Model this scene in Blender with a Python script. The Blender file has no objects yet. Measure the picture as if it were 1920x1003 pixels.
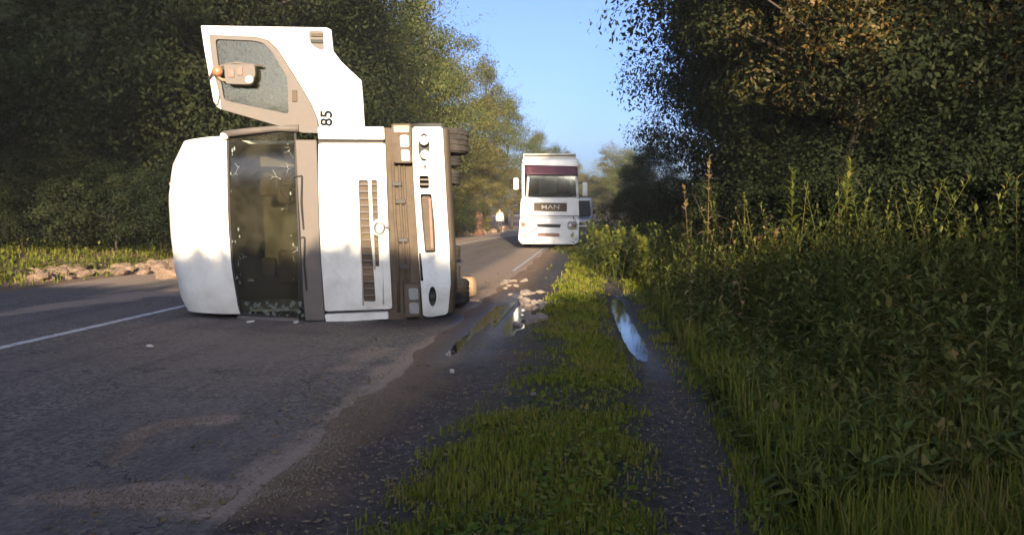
import bpy, bmesh, math, random
import numpy as np
from mathutils import Vector, Matrix
from mathutils.geometry import tessellate_polygon

random.seed(7)
rng = np.random.default_rng(11)
sc = bpy.context.scene
col = sc.collection
R = math.radians

# ------------------------------------------------------------------ camera
F = 1478.0                      # focal length in photograph pixels (1920 wide)
CAM_H = 1.4
YAW, PITCH = math.atan(150 / F), math.atan(101.5 / F)
cam_data = bpy.data.cameras.new('camera')
cam = bpy.data.objects.new('camera', cam_data)
col.objects.link(cam)
cam.location = (0, 0, CAM_H)
cam.rotation_euler = (math.pi / 2 - PITCH, 0, YAW)
cam_data.sensor_width = 36
cam_data.lens = F / 1920 * 36
cam_data.clip_end = 2000
sc.camera = cam

# ------------------------------------------------------------------ sky, sun, exposure
SUN_EL, SUN_AZ = R(12.0), R(10.0)      # azimuth: to the right of straight behind the camera
to_sun = Vector((math.sin(SUN_AZ) * math.cos(SUN_EL), -math.cos(SUN_AZ) * math.cos(SUN_EL), math.sin(SUN_EL)))
world = bpy.data.worlds.new('World')
sc.world = world
world.use_nodes = True
wn = world.node_tree
sky = wn.nodes.new('ShaderNodeTexSky')
sky.sky_type = 'NISHITA'
sky.sun_disc = False
sky.sun_elevation = SUN_EL
sky.sun_rotation = math.pi - SUN_AZ
sky.air_density = 0.6
sky.dust_density = 4.0
sky.ozone_density = 3.6
bg = wn.nodes['Background']
bg.inputs['Strength'].default_value = 0.14
sat = wn.nodes.new('ShaderNodeHueSaturation'); sat.inputs['Saturation'].default_value = 1.0; sat.inputs['Hue'].default_value = 0.508
wn.links.new(sky.outputs[0], sat.inputs['Color']); wn.links.new(sat.outputs[0], bg.inputs['Color'])
sun_data = bpy.data.lights.new('sun', 'SUN')
sun_data.energy = 4.6
sun_data.angle = R(0.5)
sun_data.color = (1.0, 0.83, 0.58)
sun = bpy.data.objects.new('sun', sun_data)
col.objects.link(sun)
sun.rotation_euler = to_sun.to_track_quat('Z', 'Y').to_euler()
sc.view_settings.view_transform = 'Standard'
sc.view_settings.look = 'None'
sc.view_settings.gamma = 1
sc.view_settings.use_curve_mapping = False
sc.view_settings.exposure = 1.5
sc.cycles.max_bounces = 6
sc.cycles.use_denoising = True

# ------------------------------------------------------------------ picture measurements -> metres
cam_rot = cam.rotation_euler.to_matrix()
def ray(px, py):
    return cam_rot @ Vector(((px - 960) / F, (501.5 - py) / F, -1))
def ground_at(px, py, z=0.0):
    d = ray(px, py)
    t = (z - CAM_H) / d.z
    return Vector((d.x * t, d.y * t, z))
def at_depth(px, Y):
    d = ray(px, 400)
    return d.x * Y / d.y

# ------------------------------------------------------------------ materials
def nt(m):
    m.use_nodes = True
    return m.node_tree
def paint(name, base, rough=0.5, metal=0.0, dirt=0.0, dirt_col=(0.12, 0.085, 0.055), scale=3.0, bump=0.0, coat=0.0, spec=0.5, emit=None):
    m = bpy.data.materials.new(name)
    t = nt(m); n = t.nodes; l = t.links
    p = n['Principled BSDF']
    p.inputs['Roughness'].default_value = rough
    p.inputs['Metallic'].default_value = metal
    p.inputs['Coat Weight'].default_value = coat
    p.inputs['Specular IOR Level'].default_value = spec
    tc = n.new('ShaderNodeTexCoord')
    no = n.new('ShaderNodeTexNoise'); no.inputs['Scale'].default_value = scale; no.inputs['Detail'].default_value = 8
    no.inputs['Roughness'].default_value = 0.65
    l.new(tc.outputs['Object'], no.inputs['Vector'])
    ra = n.new('ShaderNodeValToRGB')
    ra.color_ramp.elements[0].position = 0.42; ra.color_ramp.elements[0].color = (0, 0, 0, 1)
    ra.color_ramp.elements[1].position = 0.75; ra.color_ramp.elements[1].color = (1, 1, 1, 1)
    l.new(no.outputs['Fac'], ra.inputs['Fac'])
    mu = n.new('ShaderNodeMath'); mu.operation = 'MULTIPLY'; mu.inputs[1].default_value = dirt
    l.new(ra.outputs['Color'], mu.inputs[0])
    mx = n.new('ShaderNodeMix'); mx.data_type = 'RGBA'
    mx.inputs['A'].default_value = (*base, 1); mx.inputs['B'].default_value = (*dirt_col, 1)
    l.new(mu.outputs[0], mx.inputs['Factor'])
    l.new(mx.outputs['Result'], p.inputs['Base Color'])
    rr = n.new('ShaderNodeMath'); rr.operation = 'MULTIPLY_ADD'; rr.inputs[1].default_value = 0.35 * (1 if dirt else 0.3); rr.inputs[2].default_value = rough - 0.08
    l.new(no.outputs['Fac'], rr.inputs[0]); l.new(rr.outputs[0], p.inputs['Roughness'])
    if bump:
        n2 = n.new('ShaderNodeTexNoise'); n2.inputs['Scale'].default_value = scale * 6; n2.inputs['Detail'].default_value = 6
        l.new(tc.outputs['Object'], n2.inputs['Vector'])
        b = n.new('ShaderNodeBump'); b.inputs['Strength'].default_value = bump; b.inputs['Distance'].default_value = 0.03
        l.new(n2.outputs['Fac'], b.inputs['Height']); l.new(b.outputs[0], p.inputs['Normal'])
    return m

def leaf_mat(name, stops, rough=0.5, trans=0.3, noise=0.35):
    m = bpy.data.materials.new(name)
    t = nt(m); n = t.nodes; l = t.links
    p = n['Principled BSDF']; out = n['Material Output']
    g = n.new('ShaderNodeNewGeometry'); oi = n.new('ShaderNodeObjectInfo')
    tc = n.new('ShaderNodeTexCoord')
    no = n.new('ShaderNodeTexNoise'); no.inputs['Scale'].default_value = 0.7; no.inputs['Detail'].default_value = 3
    l.new(tc.outputs['Object'], no.inputs['Vector'])
    a = n.new('ShaderNodeMath'); a.operation = 'MULTIPLY_ADD'; a.inputs[1].default_value = noise; l.new(no.outputs['Fac'], a.inputs[0])
    s = n.new('ShaderNodeMath'); s.operation = 'MULTIPLY'; s.inputs[1].default_value = 1 - noise
    l.new(g.outputs['Random Per Island'], s.inputs[0]); l.new(s.outputs[0], a.inputs[2])
    ra = n.new('ShaderNodeValToRGB')
    e = ra.color_ramp.elements
    while len(e) < len(stops): e.new(0.5)
    for k, (pos, c) in enumerate(stops):
        e[k].position = pos; e[k].color = (*c, 1)
    l.new(a.outputs[0], ra.inputs['Fac'])
    hs = n.new('ShaderNodeHueSaturation')
    v = n.new('ShaderNodeMath'); v.operation = 'MULTIPLY_ADD'; v.inputs[1].default_value = 0.5; v.inputs[2].default_value = 0.75
    l.new(oi.outputs['Random'], v.inputs[0]); l.new(v.outputs[0], hs.inputs['Value'])
    h = n.new('ShaderNodeMath'); h.operation = 'MULTIPLY_ADD'; h.inputs[1].default_value = -0.05; h.inputs[2].default_value = 0.52
    l.new(oi.outputs['Random'], h.inputs[0]); l.new(h.outputs[0], hs.inputs['Hue'])
    l.new(ra.outputs['Color'], hs.inputs['Color'])
    l.new(hs.outputs['Color'], p.inputs['Base Color'])
    p.inputs['Roughness'].default_value = rough
    p.inputs['Specular IOR Level'].default_value = 0.2
    tr = n.new('ShaderNodeBsdfTranslucent'); l.new(hs.outputs['Color'], tr.inputs['Color'])
    ms = n.new('ShaderNodeMixShader'); ms.inputs[0].default_value = trans
    l.new(p.outputs[0], ms.inputs[1]); l.new(tr.outputs[0], ms.inputs[2]); l.new(ms.outputs[0], out.inputs['Surface'])
    return m

M = {}
M['white'] = paint('white_paint', (0.78, 0.75, 0.68), 0.42, dirt=0.45, dirt_col=(0.3, 0.24, 0.17), coat=0.2, scale=2.6, bump=0.12)
M['white2'] = paint('white_truck_paint', (0.8, 0.79, 0.77), 0.4, dirt=0.18, coat=0.3, scale=2)
M['bumper'] = paint('bumper_white', (0.74, 0.73, 0.70), 0.45, dirt=0.4, scale=4)
M['grey'] = paint('grey_plastic', (0.125, 0.103, 0.090), 0.6, dirt=0.5, dirt_col=(0.2, 0.15, 0.11), scale=5)
M['dark'] = paint('dark_plastic', (0.025, 0.024, 0.023), 0.6, dirt=0.3, scale=6)
M['gap'] = paint('dusty_recess', (0.115, 0.083, 0.056), 0.8, dirt=0.6, scale=9, dirt_col=(0.06, 0.05, 0.04))
M['interior'] = paint('interior_trim', (0.12, 0.105, 0.07), 0.8, dirt=0.4, scale=5, dirt_col=(0.12, 0.1, 0.06))
M['seat'] = paint('seat_fabric', (0.10, 0.07, 0.045), 0.95, dirt=0.4, scale=14, bump=0.3)
M['dash'] = paint('dash_plastic', (0.2, 0.19, 0.13), 0.7, dirt=0.5, scale=8)
M['rubber'] = paint('tyre_rubber', (0.03, 0.028, 0.027), 0.85, dirt=0.6, dirt_col=(0.13, 0.10, 0.075), scale=6, bump=0.3)
M['rim'] = paint('rim_metal', (0.3, 0.29, 0.28), 0.45, metal=0.6, dirt=0.6, scale=6)
M['chassis'] = paint('chassis_metal', (0.05, 0.045, 0.042), 0.6, dirt=0.6, scale=4)
M['chrome'] = paint('chrome', (0.55, 0.55, 0.55), 0.22, metal=1.0)
M['ring'] = paint('badge_metal', (0.13, 0.13, 0.14), 0.35, metal=0.5)
M['orange'] = paint('orange_lens', (0.45, 0.17, 0.08), 0.35, coat=0.3, dirt=0.5, scale=14)
M['lens'] = paint('lamp_lens', (0.75, 0.72, 0.66), 0.12, dirt=0.25, coat=1.0)
M['lensdim'] = paint('lamp_lens_dim', (0.28, 0.29, 0.28), 0.15, dirt=0.4, coat=1.0, scale=20)
M['maroon'] = paint('maroon_visor', (0.13, 0.045, 0.062), 0.45, dirt=0.25, scale=3)
M['plate'] = paint('plate_white', (0.6, 0.55, 0.5), 0.5, dirt=0.5, scale=9)
M['redplate'] = paint('red_panel', (0.24, 0.11, 0.08), 0.5, dirt=0.5, scale=9)
M['tan'] = paint('tan_board', (0.34, 0.22, 0.13), 0.85, dirt=0.4, scale=7, bump=0.3)
M['cream'] = paint('cream_tarpaulin', (0.68, 0.62, 0.52), 0.7, dirt=0.3, scale=2)
M['letters'] = paint('dark_lettering', (0.012, 0.013, 0.02), 0.85, spec=0.1)
M['gold'] = paint('gold_lettering', (0.3, 0.26, 0.1), 0.5)
M['silver'] = paint('silver_paint', (0.42, 0.41, 0.42), 0.35, metal=0.4, dirt=0.3, coat=0.4)
M['bark'] = paint('bark', (0.075, 0.055, 0.04), 0.95, dirt=0.6, dirt_col=(0.03, 0.03, 0.022), scale=5, bump=0.8)
M['stone'] = paint('clod_earth', (0.33, 0.22, 0.15), 0.95, dirt=0.7, dirt_col=(0.14, 0.09, 0.06), scale=6, bump=0.8)
M['palestone'] = paint('pale_clod', (0.46, 0.37, 0.31), 0.9, dirt=0.6, dirt_col=(0.16, 0.11, 0.08), scale=8, bump=0.8)
M['gravel'] = paint('gravel_stone', (0.27, 0.20, 0.14), 0.95, dirt=0.5, scale=30)
M['skin'] = paint('skin', (0.5, 0.3, 0.22), 0.6)
M['shirt'] = paint('pale_shirt', (0.72, 0.72, 0.55), 0.9)
M['trousers'] = paint('dark_trousers', (0.05, 0.04, 0.04), 0.9)
M['hair'] = paint('hair', (0.03, 0.02, 0.015), 0.7)
M['stump'] = paint('broken_wood', (0.24, 0.12, 0.08), 0.95, dirt=0.6, scale=6, bump=0.6)

def glass(name, tint, alpha, crack=False):
    m = bpy.data.materials.new(name)
    t = nt(m); n = t.nodes; l = t.links
    n.remove(n['Principled BSDF']); out = n['Material Output']
    tr = n.new('ShaderNodeBsdfTransparent'); tr.inputs['Color'].default_value = (*tint, 1)
    gl = n.new('ShaderNodeBsdfGlossy'); gl.inputs['Roughness'].default_value = 0.06
    fr = n.new('ShaderNodeLayerWeight'); fr.inputs['Blend'].default_value = 0.25
    add = n.new('ShaderNodeMath'); add.operation = 'MULTIPLY_ADD'; add.inputs[1].default_value = 0.6; add.inputs[2].default_value = alpha
    l.new(fr.outputs['Fresnel'], add.inputs[0])
    ms = n.new('ShaderNodeMixShader'); l.new(add.outputs[0], ms.inputs[0]); l.new(tr.outputs[0], ms.inputs[1]); l.new(gl.outputs[0], ms.inputs[2])
    last = ms
    tc = n.new('ShaderNodeTexCoord')
    no = n.new('ShaderNodeTexNoise'); no.inputs['Scale'].default_value = 3.5; no.inputs['Detail'].default_value = 9; no.inputs['Roughness'].default_value = 0.7
    l.new(tc.outputs['Object'], no.inputs['Vector'])
    bu = n.new('ShaderNodeBump'); bu.inputs['Strength'].default_value = 0.15 if crack else 0.04; bu.inputs['Distance'].default_value = 0.02
    l.new(no.outputs['Fac'], bu.inputs['Height']); l.new(bu.outputs[0], gl.inputs['Normal'])
    ra = n.new('ShaderNodeValToRGB')
    ra.color_ramp.elements[0].position = 0.25; ra.color_ramp.elements[1].position = 0.9
    ra.color_ramp.elements[1].color = (0.17, 0.17, 0.17, 1) if crack else (0.10, 0.10, 0.10, 1)
    l.new(no.outputs['Fac'], ra.inputs['Fac'])
    df = n.new('ShaderNodeBsdfDiffuse'); df.inputs['Color'].default_value = (0.32, 0.29, 0.2, 1)
    m2 = n.new('ShaderNodeMixShader'); l.new(ra.outputs['Color'], m2.inputs[0]); l.new(last.outputs[0], m2.inputs[1]); l.new(df.outputs[0], m2.inputs[2])
    last = m2
    if crack:
        vo = n.new('ShaderNodeTexVoronoi'); vo.feature = 'DISTANCE_TO_EDGE'; vo.inputs['Scale'].default_value = 7
        l.new(tc.outputs['Object'], vo.inputs['Vector'])
        lt = n.new('ShaderNodeMath'); lt.operation = 'LESS_THAN'; lt.inputs[1].default_value = 0.005
        l.new(vo.outputs['Distance'], lt.inputs[0])
        n3 = n.new('ShaderNodeTexNoise'); n3.inputs['Scale'].default_value = 2.3; l.new(tc.outputs['Object'], n3.inputs['Vector'])
        g3 = n.new('ShaderNodeMath'); g3.operation = 'GREATER_THAN'; g3.inputs[1].default_value = 0.60; l.new(n3.outputs['Fac'], g3.inputs[0])
        mm = n.new('ShaderNodeMath'); mm.operation = 'MULTIPLY'; l.new(lt.outputs[0], mm.inputs[0]); l.new(g3.outputs[0], mm.inputs[1])
        d3 = n.new('ShaderNodeBsdfDiffuse'); d3.inputs['Color'].default_value = (0.5, 0.52, 0.48, 1)
        m3 = n.new('ShaderNodeMixShader'); l.new(mm.outputs[0], m3.inputs[0]); l.new(last.outputs[0], m3.inputs[1]); l.new(d3.outputs[0], m3.inputs[2])
        last = m3
    l.new(last.outputs[0], out.inputs['Surface'])
    return m
M['windscreen'] = glass('cracked_windscreen', (0.42, 0.43, 0.35), 0.08, True)
M['window'] = glass('dusty_window', (0.62, 0.62, 0.52), 0.01)
M['shard'] = paint('shard_glass', (0.13, 0.155, 0.135), 0.15, coat=1.0, dirt=0.4, scale=12)

# ------------------------------------------------------------------ object helpers
def obj(name, me, mats, parent=None, loc=None):
    o = bpy.data.objects.new(name, me)
    col.objects.link(o)
    for m in (mats if isinstance(mats, (list, tuple)) else [mats]):
        me.materials.append(m)
    if parent is not None: o.parent = parent
    if loc is not None: o.location = loc
    return o
def tag(o, label=None, cat=None, group=None, kind=None):
    if label: o['label'] = label
    if cat: o['category'] = cat
    if group: o['group'] = group
    if kind: o['kind'] = kind
    return o
def empty(name, loc, rz=0.0):
    o = bpy.data.objects.new(name, None)
    col.objects.link(o)
    o.location = loc; o.rotation_euler = (0, 0, rz); o.empty_display_size = 0.3
    return o
def children(o): return list(o.children)
def copy_tree(o, parent=None):
    c = o.copy(); col.objects.link(c)
    if parent is not None: c.parent = parent
    for ch in children(o): copy_tree(ch, c)
    return c

class MB:
    """Collects vertices and faces; build() links them as one mesh object."""
    def __init__(s): s.v = []; s.f = []
    def add(s, vs, fs):
        b = len(s.v); s.v += [tuple(p) for p in vs]; s.f += [tuple(i + b for i in f) for f in fs]
        return s
    def box(s, x0, x1, y0, y1, z0, z1):
        return s.add([(x0,y0,z0),(x1,y0,z0),(x1,y1,z0),(x0,y1,z0),(x0,y0,z1),(x1,y0,z1),(x1,y1,z1),(x0,y1,z1)],
                     [(3,2,1,0),(4,5,6,7),(0,1,5,4),(1,2,6,5),(2,3,7,6),(3,0,4,7)])
    def tube(s, pts, rad, n=8, caps=True):
        pts = [Vector(p) for p in pts]
        rads = rad if isinstance(rad, (list, tuple)) else [rad] * len(pts)
        vs = []; fs = []
        for i, p in enumerate(pts):
            d = (pts[min(i+1, len(pts)-1)] - pts[max(i-1, 0)]).normalized()
            a = d.cross(Vector((0.13, 0.2, 1)) if abs(d.z) < 0.9 else Vector((1, 0.1, 0))).normalized()
            b = d.cross(a)
            for k in range(n):
                t = 2 * math.pi * k / n
                vs.append(p + (a * math.cos(t) + b * math.sin(t)) * rads[i])
        for i in range(len(pts) - 1):
            for k in range(n):
                fs.append((i*n+k, i*n+(k+1) % n, (i+1)*n+(k+1) % n, (i+1)*n+k))
        if caps:
            fs.append(tuple(range(n))[::-1]); fs.append(tuple((len(pts)-1)*n+k for k in range(n)))
        return s.add(vs, fs)
    def lathe(s, prof, centre, axis='z', n=32, closed=False):
        """prof: list of (radius, height along axis)."""
        c = Vector(centre); vs = []; fs = []
        for r_, h in prof:
            for k in range(n):
                t = 2 * math.pi * k / n
                a, b = r_ * math.cos(t), r_ * math.sin(t)
                p = {'z': (a, b, h), 'x': (h, a, b), 'y': (b, h, a)}[axis]
                vs.append(c + Vector(p))
        m = len(prof)
        for i in range(m if closed else m - 1):
            j = (i + 1) % m
            for k in range(n):
                fs.append((i*n+k, i*n+(k+1) % n, j*n+(k+1) % n, j*n+k))
        if not closed:
            fs.append(tuple(range(n))[::-1]); fs.append(tuple((m-1)*n+k for k in range(n)))
        return s.add(vs, fs)
    def plate(s, outer, holes, y0, y1, bow=None):
        """Flat plate in the x-z plane between y0 (front) and y1, with holes."""
        loops = [outer] + list(holes)
        flat = [p for lp in loops for p in lp]
        tris = tessellate_polygon([[Vector((p[0], p[1], 0)) for p in lp] for lp in loops])
        by = bow or (lambda x, z: 0.0)
        n = len(flat)
        vs = [(p[0], y0 + by(*p), p[1]) for p in flat] + [(p[0], y1 + by(*p), p[1]) for p in flat]
        fs = []
        for a, b, c in tris:
            A, B, C = (Vector((*flat[i], 0)) for i in (a, b, c))
            if (B - A).cross(C - A).z > 0: a, b, c = a, b, c
            else: a, b, c = a, c, b
            fs.append((a, b, c)); fs.append((a + n, c + n, b + n))
        i0 = 0
        for lp in loops:
            k = len(lp)
            for i in range(k):
                a, b = i0 + i, i0 + (i + 1) % k
                fs.append((a, b, b + n, a + n))
            i0 += k
        return s.add(vs, fs)
    def grid(s, fn, nu, nv, closed_u=False):
        vs = [fn(i / (nu - 1), j / (nv - 1)) for i in range(nu) for j in range(nv)]
        fs = [(i*nv+j, (i+1)*nv+j, (i+1)*nv+j+1, i*nv+j+1) for i in range(nu-1) for j in range(nv-1)]
        return s.add(vs, fs)
    def build(s, name, mat, parent=None, bevel=0.0, smooth=False, segs=2, fix=True, loc=None):
        me = bpy.data.meshes.new(name)
        me.from_pydata(s.v, [], s.f)
        if fix:
            bm = bmesh.new(); bm.from_mesh(me)
            bmesh.ops.remove_doubles(bm, verts=bm.verts, dist=1e-5)
            bmesh.ops.recalc_face_normals(bm, faces=bm.faces)
            bm.to_mesh(me); bm.free()
        if smooth:
            for p in me.polygons: p.use_smooth = True
        o = obj(name, me, mat, parent, loc)
        if bevel:
            b = o.modifiers.new('bevel', 'BEVEL'); b.width = bevel; b.segments = segs; b.limit_method = 'ANGLE'; b.angle_limit = R(35)
            b.harden_normals = False
        return o

def quick_mesh(name, verts, quads=None, tris=None):
    me = bpy.data.meshes.new(name)
    verts = np.asarray(verts, dtype=np.float32)
    me.vertices.add(len(verts)); me.vertices.foreach_set('co', verts.ravel())
    nq = 0 if quads is None else len(quads); ntr = 0 if tris is None else len(tris)
    idx = []
    if nq: idx.append(np.asarray(quads, dtype=np.int32).ravel())
    if ntr: idx.append(np.asarray(tris, dtype=np.int32).ravel())
    idx = np.concatenate(idx)
    me.loops.add(len(idx)); me.loops.foreach_set('vertex_index', idx)
    starts = np.concatenate([np.arange(nq) * 4, nq * 4 + np.arange(ntr) * 3]).astype(np.int32)
    me.polygons.add(nq + ntr); me.polygons.foreach_set('loop_start', starts)
    me.update(calc_edges=True)
    return me

# smooth value noise
LAT = rng.random((128, 128))
def vnoise(x, y):
    x = np.asarray(x, float); y = np.asarray(y, float)
    xi = np.floor(x).astype(int); yi = np.floor(y).astype(int)
    fx = x - xi; fy = y - yi
    fx = fx*fx*(3-2*fx); fy = fy*fy*(3-2*fy)
    g = lambda a, b: LAT[a % 128, b % 128]
    return (g(xi,yi)*(1-fx)+g(xi+1,yi)*fx)*(1-fy) + (g(xi,yi+1)*(1-fx)+g(xi+1,yi+1)*fx)*fy
def fbm(x, y, o=4):
    s = 0; a = 0.5; t = 0
    for k in range(o):
        s = s + a*vnoise(x*2**k + 17*k, y*2**k + 31*k); t += a; a *= 0.55
    return s / t
def sstep(x, a, b):
    t = np.clip((np.asarray(x, float) - a) / (b - a), 0, 1)
    return t*t*(3-2*t)

# ------------------------------------------------------------------ lie of the land
def bend(y):
    y = np.asarray(y, float)
    t = np.clip(y - 30, 0, 130)
    return np.where(t < 60, 0.0030*t*t, 0.0030*3600 + 0.36*(t-60))
ROAD_L, ROAD_R = -10.35, -1.78
def rut_l(y): return -0.94 + 0.06*np.sin(y*0.4) - 0.42*(1-sstep(y, 3.4, 7.2))
def rut_r(y): return 0.50 + 0.10*np.sin(y*0.33 + 0.4) - 0.10*sstep(y, 6, 3)
def bump_(x, c, w): return np.exp(-((x-c)/w)**2)
def land(x, y):
    x = np.asarray(x, float); y = np.asarray(y, float)
    X = x - bend(y)
    edge = ROAD_R + 0.35*(fbm(y*0.9, X*0+3.1, 3) - 0.5)
    on = sstep(X, edge - 0.1, edge + 0.2) + sstep(X, ROAD_L + 0.15, ROAD_L - 0.25)
    z = -0.05 + 0.075*on
    near = 1 - sstep(y, 22, 34)
    rd = 0.04 + 0.075*sstep(y, 6.6, 8.8)*(1-sstep(y, 12.6, 14.5))
    z = z - (0.05 + 0.05*sstep(y, 8.5, 10)*(1-sstep(y, 12.3, 13.3)))*bump_(X, rut_l(y), 0.24)*near*on - rd*bump_(X, rut_r(y), 0.18)*near*on
    nf = 1 - 0.75*np.clip(bump_(X, rut_r(y), 0.3) + bump_(X, -1.35, 0.4), 0, 1)*sstep(y, 6, 8)*(1-sstep(y, 13, 15))
    z = z + 0.035*bump_(X, -0.25, 0.4)*on
    z = z - 0.045*bump_(X, -1.42, 0.14)*sstep(y, 6.6, 7.6)*(1-sstep(y, 11.5, 13))
    z = z + nf*on*(fbm(x*2.1, y*2.1, 4) - 0.5)*0.05 + nf*on*(fbm(x*9, y*9, 2) - 0.5)*0.022
    z = z + sstep(X, 0.9, 2.2)*0.10 + np.clip(X - 1.6, 0, 10)*0.05 + sstep(X, ROAD_L-0.6, ROAD_L-4)*0.25
    z = z + np.clip(-X - 12, 0, 20)*0.03
    return z

def axis(segs):
    out = []
    for a, b, st in segs:
        n = max(1, int(round((b - a)/st)))
        out += list(a + (b - a)*np.arange(n)/n)
    return np.array(out + [segs[-1][1]])
gx = axis([(-220,-60,20),(-60,-20,3),(-20,-12,0.5),(-12,-9.6,0.15),(-9.6,-2.4,0.6),(-2.4,2.2,0.05),(2.2,7,0.3),(7,40,3),(40,220,20)])
gy = axis([(-120,-40,20),(-40,1.5,2),(1.5,9,0.06),(9,16,0.1),(16,34,0.3),(34,120,2),(120,300,20)])
GX, GY = np.meshgrid(gx, gy, indexing='ij')
GZ = land(GX, GY)
nx, ny = len(gx), len(gy)
ii = (np.arange(nx-1)[:,None]*ny + np.arange(ny-1)[None,:]).ravel()
quads = np.stack([ii, ii+ny, ii+ny+1, ii+1], 1)
gm = quick_mesh('ground', np.stack([GX, GY, GZ], -1).reshape(-1,3), quads)
def attr(me, name, vals):
    a = me.attributes.new(name, 'FLOAT', 'POINT'); a.data.foreach_set('value', np.asarray(vals, dtype=np.float32).ravel())
Xg = GX - bend(GY)
nearg = 1 - sstep(GY, 24, 36)
mudg = np.clip(bump_(Xg, rut_l(GY) + 0.05, 0.42) + 1.0*bump_(Xg, rut_r(GY), 0.26) + sstep(Xg, -0.95, -1.3)*0.8, 0, 1)*nearg
mudg = np.clip(mudg + (fbm(GX*3, GY*3, 4) - 0.5)*0.7*(mudg > 0.03), 0, 1)
wetg = np.clip(bump_(Xg, rut_r(GY), 0.2)*sstep(GY, 5.5, 7.5)*(1-sstep(GY,13,16)) + bump_(Xg, -1.35, 0.3)*sstep(GY, 6, 8)*(1-sstep(GY,13,15)) + 0.5*bump_(Xg, rut_l(GY), 0.25)*sstep(GY,6,8), 0, 1)
sandg = np.clip(sstep(Xg, -1.0, -1.5)*sstep(GY, 9, 13) + sstep(Xg, ROAD_L-2.5, ROAD_L-0.4)*(Xg < -5)*1.0, 0, 1)
attr(gm, 'mud', mudg); attr(gm, 'wet', wetg); attr(gm, 'sandy_tone', sandg)
gm.polygons.foreach_set('use_smooth', np.ones(len(gm.polygons), dtype=bool))

def soil_mat():
    m = bpy.data.materials.new('verge_soil'); t = nt(m); n = t.nodes; l = t.links
    p = n['Principled BSDF']
    tc = n.new('ShaderNodeTexCoord')
    def noise(sc_, det=8, rough=0.65):
        a = n.new('ShaderNodeTexNoise'); a.inputs['Scale'].default_value = sc_; a.inputs['Detail'].default_value = det; a.inputs['Roughness'].default_value = rough
        l.new(tc.outputs['Object'], a.inputs['Vector']); return a
    def at(nm):
        a = n.new('ShaderNodeAttribute'); a.attribute_name = nm; return a.outputs['Fac']
    def mix(fac, A, B):
        x = n.new('ShaderNodeMix'); x.data_type = 'RGBA'
        l.new(fac, x.inputs['Factor'])
        for s_, v in (('A', A), ('B', B)):
            if isinstance(v, tuple): x.inputs[s_].default_value = (*v, 1)
            else: l.new(v, x.inputs[s_])
        return x.outputs['Result']
    def ramp2(f):
        r_ = n.new('ShaderNodeValToRGB'); r_.color_ramp.elements[0].position = 0.36; r_.color_ramp.elements[1].position = 0.66; l.new(f, r_.inputs['Fac']); return r_.outputs['Color']
    big, fine = noise(1.3), noise(20, 10, 0.8)
    grassy = mix(big.outputs['Fac'], (0.030, 0.042, 0.012), (0.060, 0.058, 0.022))
    mud = mix(ramp2(fine.outputs['Fac']), (0.016, 0.013, 0.012), (0.15, 0.122, 0.105))
    brown = mix(ramp2(fine.outputs['Fac']), (0.045, 0.025, 0.013), (0.19, 0.11, 0.06))
    rb = n.new('ShaderNodeValToRGB'); rb.color_ramp.elements[0].position = 0.5; rb.color_ramp.elements[1].position = 0.66
    l.new(noise(0.9, 5).outputs['Fac'], rb.inputs['Fac'])
    mud = mix(rb.outputs['Color'], mud, brown)
    c = mix(at('mud'), grassy, mud)
    sandy_tone = mix(fine.outputs['Fac'], (0.16, 0.09, 0.05), (0.36, 0.23, 0.14))
    sf = n.new('ShaderNodeMath'); sf.operation = 'MULTIPLY'; l.new(at('sandy_tone'), sf.inputs[0]); l.new(big.outputs['Fac'], sf.inputs[1])
    s2 = n.new('ShaderNodeMath'); s2.operation = 'MULTIPLY'; s2.inputs[1].default_value = 1.7; s2.use_clamp = True; l.new(sf.outputs[0], s2.inputs[0])
    c = mix(s2.outputs[0], c, sandy_tone)
    wetd = n.new('ShaderNodeMath'); wetd.operation = 'MULTIPLY'; wetd.inputs[1].default_value = 0.75; l.new(at('wet'), wetd.inputs[0])
    c = mix(wetd.outputs[0], c, (0.02, 0.017, 0.015))
    l.new(c, p.inputs['Base Color'])
    ro = n.new('ShaderNodeMath'); ro.operation = 'MULTIPLY_ADD'; ro.inputs[1].default_value = -0.6; ro.inputs[2].default_value = 0.92
    l.new(at('wet'), ro.inputs[0]); l.new(ro.outputs[0], p.inputs['Roughness'])
    b = n.new('ShaderNodeBump'); b.inputs['Strength'].default_value = 1.0; b.inputs['Distance'].default_value = 0.06
    l.new(noise(24, 9, 0.75).outputs['Fac'], b.inputs['Height']); l.new(b.outputs[0], p.inputs['Normal'])
    return m
tag(obj('ground', gm, soil_mat()), kind='structure')

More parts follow.
